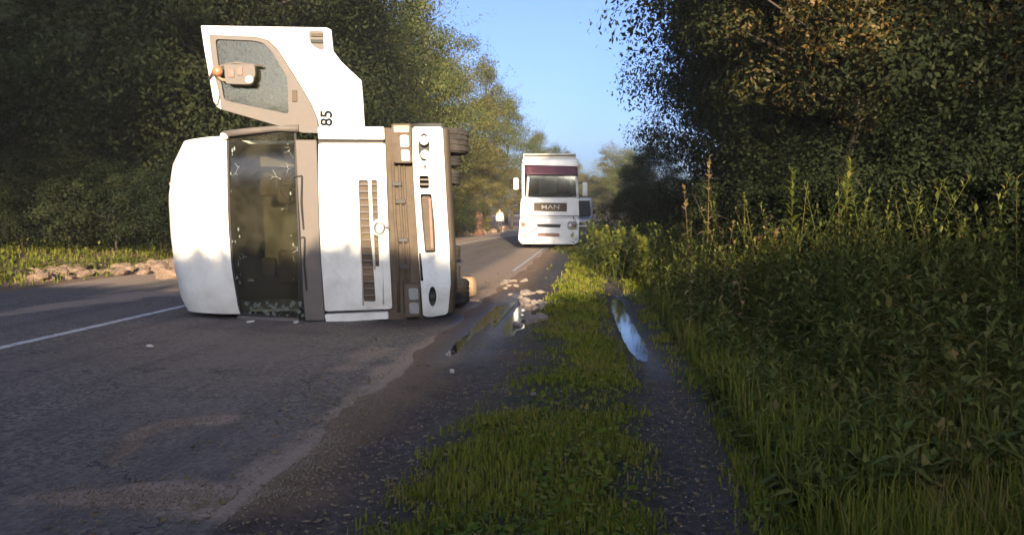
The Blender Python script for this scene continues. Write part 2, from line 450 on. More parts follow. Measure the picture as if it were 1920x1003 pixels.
# road sheet
rx = axis([(-10.6,-8,0.2),(-8,-4.5,0.12),(-4.5,-1.1,0.06)])
ry = axis([(-60,1.5,4),(1.5,9,0.06),(9,20,0.15),(20,60,0.6),(60,200,3)])
RX, RY = np.meshgrid(rx, ry, indexing='ij')
RZ = (fbm(RX*1.2, RY*0.5, 3)-0.5)*0.012 - 0.25*sstep(RX, -1.72, -1.35)
nx, ny = len(rx), len(ry)
ii = (np.arange(nx-1)[:,None]*ny + np.arange(ny-1)[None,:]).ravel()
rm = quick_mesh('road', np.stack([RX + bend(RY), RY, RZ], -1).reshape(-1,3), np.stack([ii, ii+ny, ii+ny+1, ii+1], 1))
rm.polygons.foreach_set('use_smooth', np.ones(len(rm.polygons), dtype=bool))
def curve_mask(pts, w0, w1, RX=None, RY=None):
    """soft mask along a polyline of ground points (x, y)"""
    RX = globals()['RX'] if RX is None else RX; RY = globals()['RY'] if RY is None else RY
    best = np.zeros_like(RX)
    jit = fbm(RX*1.6+4, RY*1.6, 3); jit2 = fbm(RX*4.5, RY*4.5+8, 3)
    pts = [np.array(p, float) for p in pts]
    n = len(pts) - 1
    for i in range(n):
        a, b = pts[i], pts[i+1]; d = b - a; L2 = (d*d).sum()
        t = np.clip(((RX-a[0])*d[0] + (RY-a[1])*d[1]) / L2, 0, 1)
        dist = np.hypot(RX - a[0] - t*d[0], RY - a[1] - t*d[1])
        w = (w0 + (w1-w0)*(i + t)/n)*(0.6 + 1.3*jit)
        dist = np.abs(dist + 0.16*(jit2-0.5))
        best = np.maximum(best, np.exp(-(dist/w)**2))
    return best*np.clip(0.25 + 1.5*fbm(RX*2.8+2, RY*2.8, 4), 0, 1.1)
gp = lambda px, py: tuple(ground_at(px, py)[:2])
STREAK = [gp(100,928), gp(300,930), gp(430,938), gp(530,925), gp(620,830), gp(720,725), gp(830,640), gp(905,575), gp(960,520)]  # lighter tan streaks laid over the near road and verge
sandy_tone = 1.0*curve_mask(STREAK, 0.13, 0.30)
g2 = np.maximum(1.0*curve_mask(STREAK, 0.13, 0.30, GX, GY), 0.6*curve_mask([gp(560,900), gp(640,810), gp(700,770)], 0.22, 0.2, GX, GY))
g2[(GX < -6) | (GX > 1)] = 0
gm.attributes['sandy_tone'].data.foreach_set('value', np.clip(np.maximum(sandg, g2*1.6), 0, 1.3).astype(np.float32).ravel())
sandy_tone = np.maximum(sandy_tone, 0.55*curve_mask([gp(560,900), gp(640,810), gp(700,770)], 0.22, 0.2))
sandy_tone = np.maximum(sandy_tone, 0.7*curve_mask([gp(215,870), gp(260,815), gp(330,790), gp(410,787)], 0.06, 0.10))
sandy_tone = np.maximum(sandy_tone, 0.5*curve_mask([gp(640,690), gp(720,655)], 0.2, 0.3))
sandy_tone = np.maximum(sandy_tone, 0.55*sstep(RX, -2.3, -1.7)*(0.4 + sstep(RY, 10, 14)))
sandy_tone = np.maximum(sandy_tone, 0.8*sstep(RX, -3.4, -2.2)*sstep(RY, 12.5, 17))
sandy_tone = np.maximum(sandy_tone, 0.95*sstep(RX, -8.2, -9.6)*sstep(RY, 13, 15))
sandy_tone = np.maximum(sandy_tone, 1.5*sstep(RX, -5.0, -7.0)*sstep(RY, 24, 32))
sandy_tone = np.maximum(sandy_tone, 0.9*curve_mask([gp(0,590), gp(120,573), gp(230,557), gp(340,545)], 0.25, 0.6))
dark_band = curve_mask([gp(745,608), gp(800,606), gp(850,596)], 0.45, 0.35)  # darker brown bands along the foot of the cab
dark_band = np.maximum(dark_band, 0.5*curve_mask([gp(380,612), gp(600,625), gp(720,620)], 0.2, 0.3))
wet = curve_mask([gp(915,575), gp(880,610), gp(845,680)], 0.25, 0.16)
attr(rm, 'sandy_tone', np.clip(sandy_tone*1.25, 0, 1)); attr(rm, 'dark_band', dark_band); attr(rm, 'wet', wet)
def road_mat():
    m = bpy.data.materials.new('worn_asphalt'); t = nt(m); n = t.nodes; l = t.links
    p = n['Principled BSDF']; tc = n.new('ShaderNodeTexCoord')
    def noise(sc_, det=8, rough=0.65, stretch=None):
        a = n.new('ShaderNodeTexNoise'); a.inputs['Scale'].default_value = sc_; a.inputs['Detail'].default_value = det; a.inputs['Roughness'].default_value = rough
        if stretch:
            mp = n.new('ShaderNodeMapping'); mp.inputs['Scale'].default_value = stretch
            l.new(tc.outputs['Object'], mp.inputs['Vector']); l.new(mp.outputs[0], a.inputs['Vector'])
        else: l.new(tc.outputs['Object'], a.inputs['Vector'])
        return a.outputs['Fac']
    def at(nm):
        a = n.new('ShaderNodeAttribute'); a.attribute_name = nm; return a.outputs['Fac']
    def ramp(f, a, b):
        r_ = n.new('ShaderNodeValToRGB'); r_.color_ramp.elements[0].position = a; r_.color_ramp.elements[1].position = b; l.new(f, r_.inputs['Fac']); return r_.outputs['Color']
    def math_(op, a, b, clamp=False):
        x = n.new('ShaderNodeMath'); x.operation = op; x.use_clamp = clamp
        for k, v in enumerate((a, b)):
            if isinstance(v, (int, float)): x.inputs[k].default_value = v
            else: l.new(v, x.inputs[k])
        return x.outputs[0]
    def mix(fac, A, B):
        x = n.new('ShaderNodeMix'); x.data_type = 'RGBA'; l.new(fac, x.inputs['Factor'])
        for s_, v in (('A', A), ('B', B)):
            if isinstance(v, tuple): x.inputs[s_].default_value = (*v, 1)
            else: l.new(v, x.inputs[s_])
        return x.outputs['Result']
    vo = n.new('ShaderNodeTexVoronoi'); vo.inputs['Scale'].default_value = 42; l.new(tc.outputs['Object'], vo.inputs['Vector'])
    chips = mix(ramp(vo.outputs['Color'], 0.3, 0.75), (0.050, 0.041, 0.034), (0.25, 0.205, 0.165))
    big = noise(0.6, 7, 0.7, (1.0, 0.35, 1))
    c = mix(ramp(big, 0.3, 0.7), chips, (0.16, 0.125, 0.100))
    c = mix(math_('MULTIPLY', ramp(noise(13, 8, 0.8), 0.48, 0.66), 0.6), c, (0.035, 0.029, 0.026))
    c = mix(math_('MULTIPLY', ramp(noise(2.2, 9, 0.75), 0.5, 0.75), 0.5), c, (0.04, 0.032, 0.032))
    c = mix(math_('MULTIPLY', ramp(noise(1.0, 6, 0.6, (2.6, 0.12, 1)), 0.5, 0.72), 0.55), c, (0.045, 0.037, 0.036))
    c = mix(math_('MULTIPLY', ramp(noise(0.5, 8, 0.7), 0.52, 0.64), 0.35), c, (0.20, 0.155, 0.13))
    vc = n.new('ShaderNodeTexVoronoi'); vc.feature = 'DISTANCE_TO_EDGE'; vc.inputs['Scale'].default_value = 0.55
    wv = n.new('ShaderNodeVectorMath'); wv.operation = 'MULTIPLY_ADD'; wv.inputs[1].default_value = (0.9,)*3
    nn = n.new('ShaderNodeTexNoise'); nn.inputs['Scale'].default_value = 2.5; nn.inputs['Detail'].default_value = 5; l.new(tc.outputs['Object'], nn.inputs['Vector'])
    l.new(nn.outputs['Color'], wv.inputs[0]); l.new(tc.outputs['Object'], wv.inputs[2]); l.new(wv.outputs[0], vc.inputs['Vector'])
    ck = math_('MULTIPLY', math_('LESS_THAN', vc.outputs['Distance'], 0.006), math_('GREATER_THAN', noise(0.8, 3), 0.5))
    c = mix(math_('MULTIPLY', ck, 0.75), c, (0.02, 0.017, 0.016))
    fine = noise(38, 6, 0.8)
    sandc = mix(fine, (0.17, 0.115, 0.075), (0.50, 0.36, 0.25))
    sm = math_('ADD', at('sandy_tone'), math_('MULTIPLY', math_('SUBTRACT', noise(16, 10, 0.9), 0.55), 2.6))
    sm = math_('MULTIPLY', sm, ramp(at('sandy_tone'), 0.0, 0.6), True)
    c = mix(ramp(sm, 0.15, 0.8), c, sandc)
    c = mix(math_('MULTIPLY', at('dark_band'), 0.8), c, (0.030, 0.017, 0.013))
    c = mix(math_('MULTIPLY', at('wet'), 0.8), c, (0.02, 0.019, 0.02))
    l.new(c, p.inputs['Base Color'])
    l.new(math_('SUBTRACT', 0.85, math_('MULTIPLY', at('wet'), 0.62)), p.inputs['Roughness'])
    b = n.new('ShaderNodeBump'); b.inputs['Strength'].default_value = 0.7; b.inputs['Distance'].default_value = 0.012
    hh = math_('ADD', vo.outputs['Distance'], noise(60, 5, 0.7))
    l.new(hh, b.inputs['Height']); l.new(b.outputs[0], p.inputs['Normal'])
    return m
tag(obj('road', rm, road_mat()), kind='structure')

# painted lines: sheets 4 mm over the road's own surface
def road_line(x0, w, ya, yb, name):
    ys = axis([(ya, yb, 0.3)])
    z = lambda x, y: float((fbm(np.array(x)*1.2, np.array(y)*0.5, 3)-0.5)*0.012) + 0.006
    mb = MB()
    def fn(a, b):
        y = ys[min(int(round(a*(len(ys)-1))), len(ys)-1)]; x = x0 + (b-0.5)*w
        return (x + float(bend(y)), y, z(x, y))
    mb.grid(fn, len(ys), 2)
    return tag(mb.build(name, M_line), kind='structure')
M_line = paint('road_paint', (0.58, 0.56, 0.54), 0.75, dirt=0.95, dirt_col=(0.1, 0.09, 0.085), scale=9)
road_line(-6.12, 0.13, 3, 110, 'centre_line')
road_line(-1.90, 0.075, 19, 36, 'edge_line')

# puddles: level water lying in the ruts, the mud makes their shores
M_water = bpy.data.materials.new('puddle_water')
_t = nt(M_water); _p = _t.nodes['Principled BSDF']
_p.inputs['Base Color'].default_value = (0.018, 0.017, 0.016, 1); _p.inputs['Roughness'].default_value = 0.07; _p.inputs['Specular IOR Level'].default_value = 0.75
_tc = _t.nodes.new('ShaderNodeTexCoord'); _n = _t.nodes.new('ShaderNodeTexNoise'); _n.inputs['Scale'].default_value = 5; _b = _t.nodes.new('ShaderNodeBump')
_b.inputs['Strength'].default_value = 0.025; _b.inputs['Distance'].default_value = 0.01
_t.links.new(_tc.outputs['Object'], _n.inputs['Vector']); _t.links.new(_n.outputs['Fac'], _b.inputs['Height']); _t.links.new(_b.outputs[0], _p.inputs['Normal'])
def puddle(x0, x1, y0, y1, z):
    ys = np.linspace(y0, y1, 12)
    mb = MB(); mb.grid(lambda a, b: (x0 + (x1-x0)*b, y0 + (y1-y0)*a, z), 12, 4)
    return tag(mb.build('puddle', M_water), kind='structure')
puddle(0.05, 1.05, 6.4, 14.4, -0.053)
puddle(-1.66, -1.2, 7.4, 13.4, -0.016)
puddle(-1.22, -0.6, 9.0, 13.2, -0.048)

# ------------------------------------------------------------------ foliage
def leaves(cent, size, up=0.3, aspect=0.5, seed=0, out=None):
    """rhombic leaves, two triangles each, folded along the midrib"""
    r = np.random.default_rng(seed)
    n = len(cent)
    nrm = r.normal(size=(n,3)); nrm[:,2] += up*2
    if out is not None: nrm = nrm*0.55 + out*1.5
    nrm /= np.linalg.norm(nrm, axis=1, keepdims=True)
    t = r.normal(size=(n,3)); t -= (t*nrm).sum(1, keepdims=True)*nrm; t /= np.linalg.norm(t, axis=1, keepdims=True)
    b = np.cross(nrm, t)
    L = (size*(0.6 + 0.8*r.random(n)))[:,None]; W = L*aspect
    v = np.stack([cent, cent + t*L*0.45 + b*W*0.5 - nrm*L*0.08, cent + t*L - nrm*L*0.15, cent + t*L*0.45 - b*W*0.5 - nrm*L*0.08], 1)
    return v.reshape(-1,3)

def blob_tree(name, seed, H, Rad, base, nblob, per, leaf, blob_r, mat, trunk_r=0.18, flat=0.65, parent_kind='tree', shape=0.5):
    r = np.random.default_rng(seed)
    root = empty(name, (0,0,0))
    cs = []
    while len(cs) < nblob:
        p = r.normal(size=3); p /= np.linalg.norm(p); p *= r.random()**0.28
        t = (p[2] + 1)/2
        w = (math.sin(math.pi*min(1, t*0.86 + 0.12)))**shape
        cs.append((p[0]*Rad*w*(0.75+0.5*r.random()), p[1]*Rad*w*(0.75+0.5*r.random()), base + (H-base)*t))
    cs = np.array(cs)
    allc = []; outs = []
    for c in cs:
        br = blob_r*(0.55 + 0.9*r.random())
        q = r.normal(size=(per,3)); q /= np.linalg.norm(q, axis=1, keepdims=True); q0_ = q.copy(); q *= (r.random((per,1))**0.3)*br
        q[:,2] *= flat
        q[:,2] -= 0.25*np.hypot(q[:,0], q[:,1])
        allc.append(c + q); outs.append(q0_)
    # straggling twigs that break the outline
    for c in cs[r.random(len(cs)) < 0.5]:
        d = np.array([c[0], c[1], (c[2]-(base+H)/2)*0.6]); d = d/(np.linalg.norm(d)+1e-6) + r.normal(size=3)*0.35
        s = r.random((per//6,1)); outs.append(np.tile(d, (per//6,1)))
        allc.append(c + d*s*blob_r*1.45 + r.normal(size=(per//6,3))*blob_r*0.11)
    cent = np.concatenate(allc)
    ok_ = cent[:,2] > 0.05; outs = np.concatenate(outs)[ok_]; cent = cent[ok_]
    v = leaves(cent, leaf, seed=seed+1, out=outs)
    crown = obj('crown', quick_mesh('crown', v, np.arange(len(v)).reshape(-1,4)), mat, root)
    mb = MB()
    wob = [r.normal(size=2)*0.12 for _ in range(8)]
    top = base + (H-base)*0.72
    tp = [Vector((wob[k][0]*k/3, wob[k][1]*k/3, top*k/7 - (0.15 if k == 0 else 0))) for k in range(8)]
    mb.tube(tp, [trunk_r*(1.25 if k == 0 else 1 - 0.8*k/7) for k in range(8)], 8)
    for c in cs[:: max(1, nblob//26)]:
        z0 = max(base*0.7, min(top*0.95, c[2] - 0.35*np.hypot(c[0], c[1]) - 0.3))
        k = min(6, int(z0/top*7)); a = tp[k].lerp(tp[k+1], z0/top*7 - k)
        e = Vector(c); mid = a.lerp(e, 0.5) + Vector((r.normal()*0.15, r.normal()*0.15, 0.12))
        mb.tube([a, mid, e], [trunk_r*0.34, trunk_r*0.2, 0.012], 5)
    mb.build('trunk', M['bark'], root, smooth=True)
    return root

G1, G2, G3 = (0.022, 0.038, 0.010), (0.045, 0.068, 0.018), (0.080, 0.094, 0.026)
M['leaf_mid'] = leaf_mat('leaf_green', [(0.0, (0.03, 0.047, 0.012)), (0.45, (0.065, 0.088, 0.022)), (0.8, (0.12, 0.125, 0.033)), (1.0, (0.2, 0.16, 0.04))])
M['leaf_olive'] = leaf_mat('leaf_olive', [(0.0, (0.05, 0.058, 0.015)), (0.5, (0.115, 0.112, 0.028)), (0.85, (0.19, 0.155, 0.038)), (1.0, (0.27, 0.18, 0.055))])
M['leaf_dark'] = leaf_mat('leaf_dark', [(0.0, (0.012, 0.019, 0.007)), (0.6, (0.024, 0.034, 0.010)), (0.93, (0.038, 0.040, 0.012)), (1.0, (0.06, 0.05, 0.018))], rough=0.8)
M['leaf_brown'] = leaf_mat('leaf_turning', [(0.0, (0.03, 0.036, 0.012)), (0.5, (0.07, 0.06, 0.018)), (0.8, (0.17, 0.09, 0.025)), (1.0, (0.27, 0.15, 0.045))])
M['weed'] = leaf_mat('weed_leaf', [(0.1, (0.042, 0.066, 0.016)), (0.45, (0.105, 0.135, 0.028)), (0.7, (0.18, 0.18, 0.038)), (0.85, (0.26, 0.16, 0.05))], rough=0.7, noise=0.5)
M['weed_yellow'] = leaf_mat('weed_bright', [(0.0, (0.10, 0.12, 0.02)), (0.6, (0.17, 0.18, 0.03)), (1.0, (0.26, 0.22, 0.05))], trans=0.4)
M['weed_dry'] = leaf_mat('weed_dry', [(0.0, (0.10, 0.075, 0.03)), (0.6, (0.24, 0.165, 0.065)), (1.0, (0.42, 0.28, 0.13))], trans=0.25)
M['grass'] = leaf_mat('grass_blade', [(0.2, (0.06, 0.092, 0.012)), (0.42, (0.13, 0.165, 0.017)), (0.6, (0.21, 0.215, 0.026)), (0.72, (0.24, 0.19, 0.06)), (0.85, (0.22, 0.14, 0.07))], noise=0.6, rough=0.75)
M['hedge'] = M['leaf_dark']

LIB = {}
LIB['broad'] = blob_tree('broadleaf_tree', 21, 13, 3.4, 2.2, 85, 520, 0.115, 1.15, M['leaf_mid'])
LIB['olive'] = blob_tree('broadleaf_tree', 22, 13, 3.0, 1.6, 75, 520, 0.115, 1.1, M['leaf_olive'], shape=0.7)
LIB['oval'] = blob_tree('broadleaf_tree', 23, 13, 2.9, 0.8, 85, 520, 0.115, 1.05, M['leaf_olive'], shape=0.8)
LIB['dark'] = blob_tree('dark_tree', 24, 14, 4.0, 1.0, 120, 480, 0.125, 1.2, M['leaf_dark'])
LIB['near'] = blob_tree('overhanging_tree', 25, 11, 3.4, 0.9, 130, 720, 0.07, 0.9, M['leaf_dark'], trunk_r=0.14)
LIB['turning'] = blob_tree('turning_tree', 26, 7, 2.0, 2.6, 60, 340, 0.065, 0.5, M['leaf_brown'], trunk_r=0.08)
LIB['darkshrub'] = blob_tree('shrub', 28, 3.4, 2.1, 0.1, 80, 260, 0.075, 0.65, M['leaf_dark'], trunk_r=0.05)
USED = set()
def plant(kind, x, y, scale, label, cat, group=None, z=None, sx=1.0):
    src = LIB[kind]
    o = src if kind not in USED else copy_tree(src)
    USED.add(kind)
    o.location = (x, y, float(land(x, y)) - 0.05 if z is None else z)
    o.rotation_euler = (0, 0, random.uniform(0, 6.28))
    o.scale = (scale*sx, scale*sx, scale)
    for k in ('label', 'category', 'group'):
        if k in o: del o[k]
    return tag(o, label, cat, group)
GL = 'trees of the dark wood left of the road'
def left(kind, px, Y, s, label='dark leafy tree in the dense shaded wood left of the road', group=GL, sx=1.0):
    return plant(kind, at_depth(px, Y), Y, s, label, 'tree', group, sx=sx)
# sunlit trees stepping down towards the road's end
left('broad', 790, 40, 1.0, 'tall sunlit tree with ragged crown directly above the overturned truck bumper', None, 0.95)
left('oval', 740, 46, 1.12, 'tall sunlit tree behind the open cab door, its top out of frame', None)
left('oval', 848, 52, 0.98, 'sunlit olive tree right of the tallest one, over the upturned tyre', None)
left('olive', 908, 60, 1.02, 'pointed sunlit tree rising left of the parked lorry', None, 0.8)
left('broad', 950, 74, 0.95, 'grey-green tree standing behind the pointed one, above the parked lorry roof', None, 0.85)
left('olive', 1008, 92, 0.82, 'low far tree just above the roof of the parked lorry', None)
left('broad', 1045, 112, 0.82, 'farthest low tree right above the lorry visor', None)
left('olive', 855, 47, 0.50, 'golden green bushy tree low beside the upturned tyre', None, 1.3)
left('oval', 905, 56, 0.55, 'yellowish bushy tree left of the pale-shirted person', None, 1.2)
left('olive', 960, 68, 0.42, 'bushy low tree behind the parked lorry mirror', None, 1.3)
# the shaded wood on the left, several rows deep
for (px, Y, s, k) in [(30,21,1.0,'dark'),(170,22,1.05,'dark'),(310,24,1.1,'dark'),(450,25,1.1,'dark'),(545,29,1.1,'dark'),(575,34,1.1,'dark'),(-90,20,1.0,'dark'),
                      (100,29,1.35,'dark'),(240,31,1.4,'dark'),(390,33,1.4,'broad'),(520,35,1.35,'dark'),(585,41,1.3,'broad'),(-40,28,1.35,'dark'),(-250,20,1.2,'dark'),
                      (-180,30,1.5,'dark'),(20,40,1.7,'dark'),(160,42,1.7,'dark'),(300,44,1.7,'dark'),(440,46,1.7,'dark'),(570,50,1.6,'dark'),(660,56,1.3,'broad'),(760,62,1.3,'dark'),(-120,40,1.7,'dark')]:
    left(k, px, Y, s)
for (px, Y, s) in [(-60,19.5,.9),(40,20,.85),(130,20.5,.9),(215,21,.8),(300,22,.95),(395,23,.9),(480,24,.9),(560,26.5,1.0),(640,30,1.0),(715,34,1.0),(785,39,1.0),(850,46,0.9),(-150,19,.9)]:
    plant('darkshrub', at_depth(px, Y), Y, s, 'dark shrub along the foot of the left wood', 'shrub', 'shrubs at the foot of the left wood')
# right-hand wood
GR = 'trees of the dark wood right of the verge'
def right(kind, px, Y, s, label='dark tree in the shaded wood right of the grass verge', group=GR, sx=1.0):
    return plant(kind, at_depth(px, Y), Y, s, label, 'tree', group, sx=sx)
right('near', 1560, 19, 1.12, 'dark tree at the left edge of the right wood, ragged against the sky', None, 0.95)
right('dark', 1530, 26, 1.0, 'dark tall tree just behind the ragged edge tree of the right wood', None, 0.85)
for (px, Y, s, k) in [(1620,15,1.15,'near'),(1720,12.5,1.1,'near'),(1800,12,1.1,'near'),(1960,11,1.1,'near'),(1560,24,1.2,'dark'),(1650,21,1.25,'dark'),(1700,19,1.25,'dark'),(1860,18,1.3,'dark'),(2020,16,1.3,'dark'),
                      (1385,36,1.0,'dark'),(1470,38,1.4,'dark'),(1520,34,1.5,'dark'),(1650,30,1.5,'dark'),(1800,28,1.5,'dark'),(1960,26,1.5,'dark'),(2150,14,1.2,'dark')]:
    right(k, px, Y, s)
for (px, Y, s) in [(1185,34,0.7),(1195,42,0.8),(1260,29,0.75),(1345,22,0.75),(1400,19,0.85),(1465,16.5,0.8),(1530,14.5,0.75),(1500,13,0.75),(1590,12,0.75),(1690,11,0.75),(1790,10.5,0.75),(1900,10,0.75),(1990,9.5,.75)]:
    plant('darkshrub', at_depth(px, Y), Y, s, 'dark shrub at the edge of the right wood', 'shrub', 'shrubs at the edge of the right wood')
plant('turning', 3.45, 11.2, 1.0, 'tree with brown turning leaves catching sun in the right wood', 'tree')
plant('turning', 5.2, 10.6, 0.95, 'brownish sparse tree in the top right corner of the wood', 'tree')
# far end of the road
plant('oval', at_depth(1152, 118), 118, 0.92, 'pale dome-topped tree far away in the gap right of the lorry', 'tree', sx=1.3)
for (px, Y, s, k) in [(1112,135,.55,'olive'),(1128,120,.5,'oval'),(1185,112,.8,'broad'),(1200,80,.5,'dark'),(1098,150,.6,'broad'),(1080,130,.7,'olive'),(1225,62,.55,'dark'),(1170,150,.7,'olive'),(1135,150,.6,'broad')]:
    plant(k, at_depth(px, Y), Y, s, 'hazy far tree closing the gap at the end of the road', 'tree', 'far trees at the end of the road', sx=1.2)
# unseen trees added beside and behind the photographer: they throw the shade that lies over the foreground and both woods
GB = 'unseen shade trees around the viewpoint'
for (x, y, s, k) in [(10.2,4.4,1.1,'dark'),(12.5,9,1.15,'dark'),(11.2,-1.5,1.15,'dark'),(12.4,1.2,1.3,'dark'),(16,-8,1.3,'dark'),(15,5,1.4,'dark'),(16.5,-3,1.4,'dark')]:
    plant(k, x, y, s, 'unseen dark tree added right of the viewpoint for shade', 'tree', GB)

# an unseen leafy bank added behind the photographer, top shaped to cast foreground shade
def shade_bank():
    mb = MB()
    r = np.random.default_rng(5)
    def fn(a, b):
        x = -34 + 68*a
        y = -15 + 7*b
        h = 4.1*math.sin(math.pi*min(max(b*0.98 + 0.01, 0), 1))**0.6
        return (x, y, h - 0.15 + 0.2*float(fbm(np.array(x*0.8), np.array(y*0.8), 3)))
    mb.grid(fn, 70, 12)
    tag(mb.build('shade_bank_core', soil_plain, smooth=True), kind='structure')
    n = 110000
    x = r.random(n)*68 - 34; y = -13.5 + 4*r.random(n)
    top = 5.15 - 0.50*np.exp(-((x-3.0)/1.3)**2) + 0.35*(fbm(x*0.35, x*0+2, 2)-0.5) + 0.08*(fbm(x*2.2, x*0+5, 2)-0.5)
    z = 2.6 + (top-2.6)*r.random(n)**0.5
    v = leaves(np.stack([x, y, z], 1), 0.24, aspect=0.7, seed=9)
    tag(obj('shade_bank_foliage', quick_mesh('shade_bank_foliage', v, np.arange(len(v)).reshape(-1,4)), M['leaf_dark']),
        'unseen leafy thicket added behind the viewpoint to cast shade', 'thicket', kind='stuff')
soil_plain = paint('bank_soil', (0.05, 0.045, 0.025), 0.95, dirt=0.5, scale=2)
shade_bank()
LIB['tall'] = blob_tree('shade_tree', 29, 22, 4.2, 10.2, 120, 130, 0.26, 1.3, M['leaf_dark'], trunk_r=0.3)  # unseen trees, high crowns set to shade the left wood
for (x, y, s) in [(-8.2,-17,1.0),(-11.5,-18,1.05),(-14.5,-17,1.0),(-20,-18,1.05),(-10,-23,1.1),(-12,-24,1.1),(-17,-23,1.1),(-25,-18,1.1)]:
    plant('tall', x, y, s, 'unseen tall tree added behind the viewpoint for shade', 'tree', GB)

# ------------------------------------------------------------------ grass, weeds
def grass_mesh(name, x, y, hgt, wid, seed, mat, label):
    r = np.random.default_rng(seed)
    n = len(x); z = land(x, y)
    a = r.random(n)*2*np.pi; lean = r.random(n)**1.5*0.9
    h = hgt*(0.5 + r.random(n))
    dx, dy = np.cos(a)*lean*h, np.sin(a)*lean*h
    px, py = -np.sin(a + r.normal(size=n)*0.6)*wid, np.cos(a + r.normal(size=n)*0.6)*wid
    b0 = np.stack([x-px, y-py, z-0.01], 1); b1 = np.stack([x+px, y+py, z-0.01], 1)
    m0 = np.stack([x-px*0.7+dx*0.4, y-py*0.7+dy*0.4, z+h*0.6], 1); m1 = np.stack([x+px*0.7+dx*0.4, y+py*0.7+dy*0.4, z+h*0.6], 1)
    tip = np.stack([x+dx, y+dy, z+h*(1-0.35*lean)], 1)
    v = np.stack([b0, b1, m1, m0, tip], 1).reshape(-1,3)
    k = np.arange(n)*5
    me = quick_mesh(name, v, np.stack([k,k+1,k+2,k+3],1), np.stack([k+3,k+2,k+4],1))
    return tag(obj(name, me, mat), label, 'grass', kind='stuff')
def scatter(n, xa, xb, ya, yb, p=1.6, seed=0):
    r = np.random.default_rng(seed)
    y = ya + (yb-ya)*r.random(n)**p; x = xa + (xb-xa)*r.random(n)
    return x, y, r
x, y, r = scatter(230000, -1.5, 2.6, 2.6, 34, 2.0, 1)
X = x - bend(y)
nearv = 1 - sstep(y, 24, 36)
mud = np.clip(bump_(X, rut_l(y)+0.02, 0.40) + bump_(X, rut_r(y), 0.27) + sstep(X, -1.0, -1.35), 0, 1)*(0.35 + 0.65*nearv)
clump = fbm(x*2.4, y*2.4, 3)
keep = r.random(len(x)) < np.clip((1-mud)**2.2*(0.15 + 1.7*sstep(clump, 0.38, 0.70)), 0, 1)
x, y, X, clump = x[keep], y[keep], X[keep], clump[keep]
hg = 0.022 + 0.045*clump + 0.10*sstep(X, 0.9, 1.5) + 0.03*sstep(y, 12, 26)
grass_mesh('grass', x, y, hg, 0.0022 + 0.0007*np.clip(y, 0, 20), 3, M['grass'], 'short green grass growing on the verge between the wheel ruts')
x, y, r = scatter(26000, -20, -10.5, 11, 60, 1.6, 4)
keep = r.random(len(x)) < 0.3 + 0.7*sstep(-(x - bend(y)), 11.2, 12.6)
x, y = x[keep], y[keep]
grass_mesh('grass', x, y, 0.16*np.ones(len(x)), 0.012*np.ones(len(x)), 6, M['grass'], 'tall grass along the foot of the left wood')

def weed_geo(rr, base, h, nlv, ll, asp, lean, style, quads, verts, tris):
    """one stalk with opposite pairs of folded lance leaves, appended to the lists"""
    bx, by, bz = base
    la = rr.uniform(0, 6.28); tx, ty = math.cos(la)*lean*h, math.sin(la)*lean*h
    pos = lambda t: np.array([bx + tx*t*t, by + ty*t*t, bz + h*t])
    k = sum(len(a) for a in verts)
    w = 0.004 + 0.003*h
    ring = []
    for t in (0.0, 0.5, 1.0):
        c = pos(t); ww = w*(1-0.75*t)
        ring += [c + [ww,0,0], c + [-ww*0.5, ww*0.87, 0], c + [-ww*0.5,-ww*0.87,0]]
    verts.append(np.array(ring))
    for s in (0, 3):
        for j in range(3): quads.append((k+s+j, k+s+(j+1)%3, k+s+3+(j+1)%3, k+s+3+j))
    k += 9
    ang = rr.uniform(0, 6.28)
    for i in range(nlv):
        t = 0.12 + 0.88*(i+0.5)/nlv
        c = pos(t); ang += 1.57 if style == 'pair' else 2.4
        size = ll*(0.45 + 0.75*math.sin(math.pi*min(1, 0.15 + 0.8*(1-t))))*rr.uniform(0.75, 1.25)
        for s in ((0, math.pi) if style == 'pair' else (0,)):
            a = ang + s + rr.uniform(-0.3, 0.3); el = rr.uniform(-0.1, 0.8) + 0.5*(t > 0.85)
            d = np.array([math.cos(a)*math.cos(el), math.sin(a)*math.cos(el), math.sin(el)])
            b = np.array([-math.sin(a), math.cos(a), 0.0]); up = np.cross(d, b)
            droop = -0.25*size
            q = [c, c + d*size*0.4 + b*size*asp*0.5 + up*size*0.05, c + d*size*0.4, c + d*size*0.4 - b*size*asp*0.5 + up*size*0.05, c + d*size + np.array([0,0,droop])]
            verts.append(np.array(q)); tris += [(k,k+1,k+2),(k,k+2,k+3),(k+1,k+4,k+2),(k+2,k+4,k+3)]
            k += 5
def weeds(name, spots, mat, label, cat, kind, style='pair', nl=(8,13), ll=0.11, asp=0.36, seed=3, lean=0.25):
    rr = random.Random(seed); V, Q, T = [], [], []
    for (x, y, h) in spots:
        weed_geo(rr, (x, y, float(land(x, y)) - 0.02), h, int(rr.uniform(*nl)*max(0.5, min(1.4, h))), ll*rr.uniform(0.7, 1.3), asp, lean*rr.uniform(0.2, 1.5), style, Q, V, T)
    me = quick_mesh(name, np.concatenate(V), np.array(Q), np.array(T))
    return tag(obj(name, me, mat), label, cat, kind=kind)
rr = random.Random(12)
def under(n, seed, ymax=26, edge=0.95, hmul=1.0, p=1.7):
    rr = random.Random(seed); out = []
    while len(out) < n:
        y = 3.6 + (ymax-3.6)*rr.random()**p
        X = edge + (5.2)*rr.random()**1.2
        if X/y > 0.75: continue
        hmax = 0.18 + 0.95*min(1, max(0, (X-edge)/1.1))**0.9 * min(1, max(0.12, (y-3.4)/3.2))
        out.append((X + float(bend(y)), y, hmul*hmax*(rr.uniform(0.5, 1.0) + 0.45*(rr.random() < 0.14))))
    return out
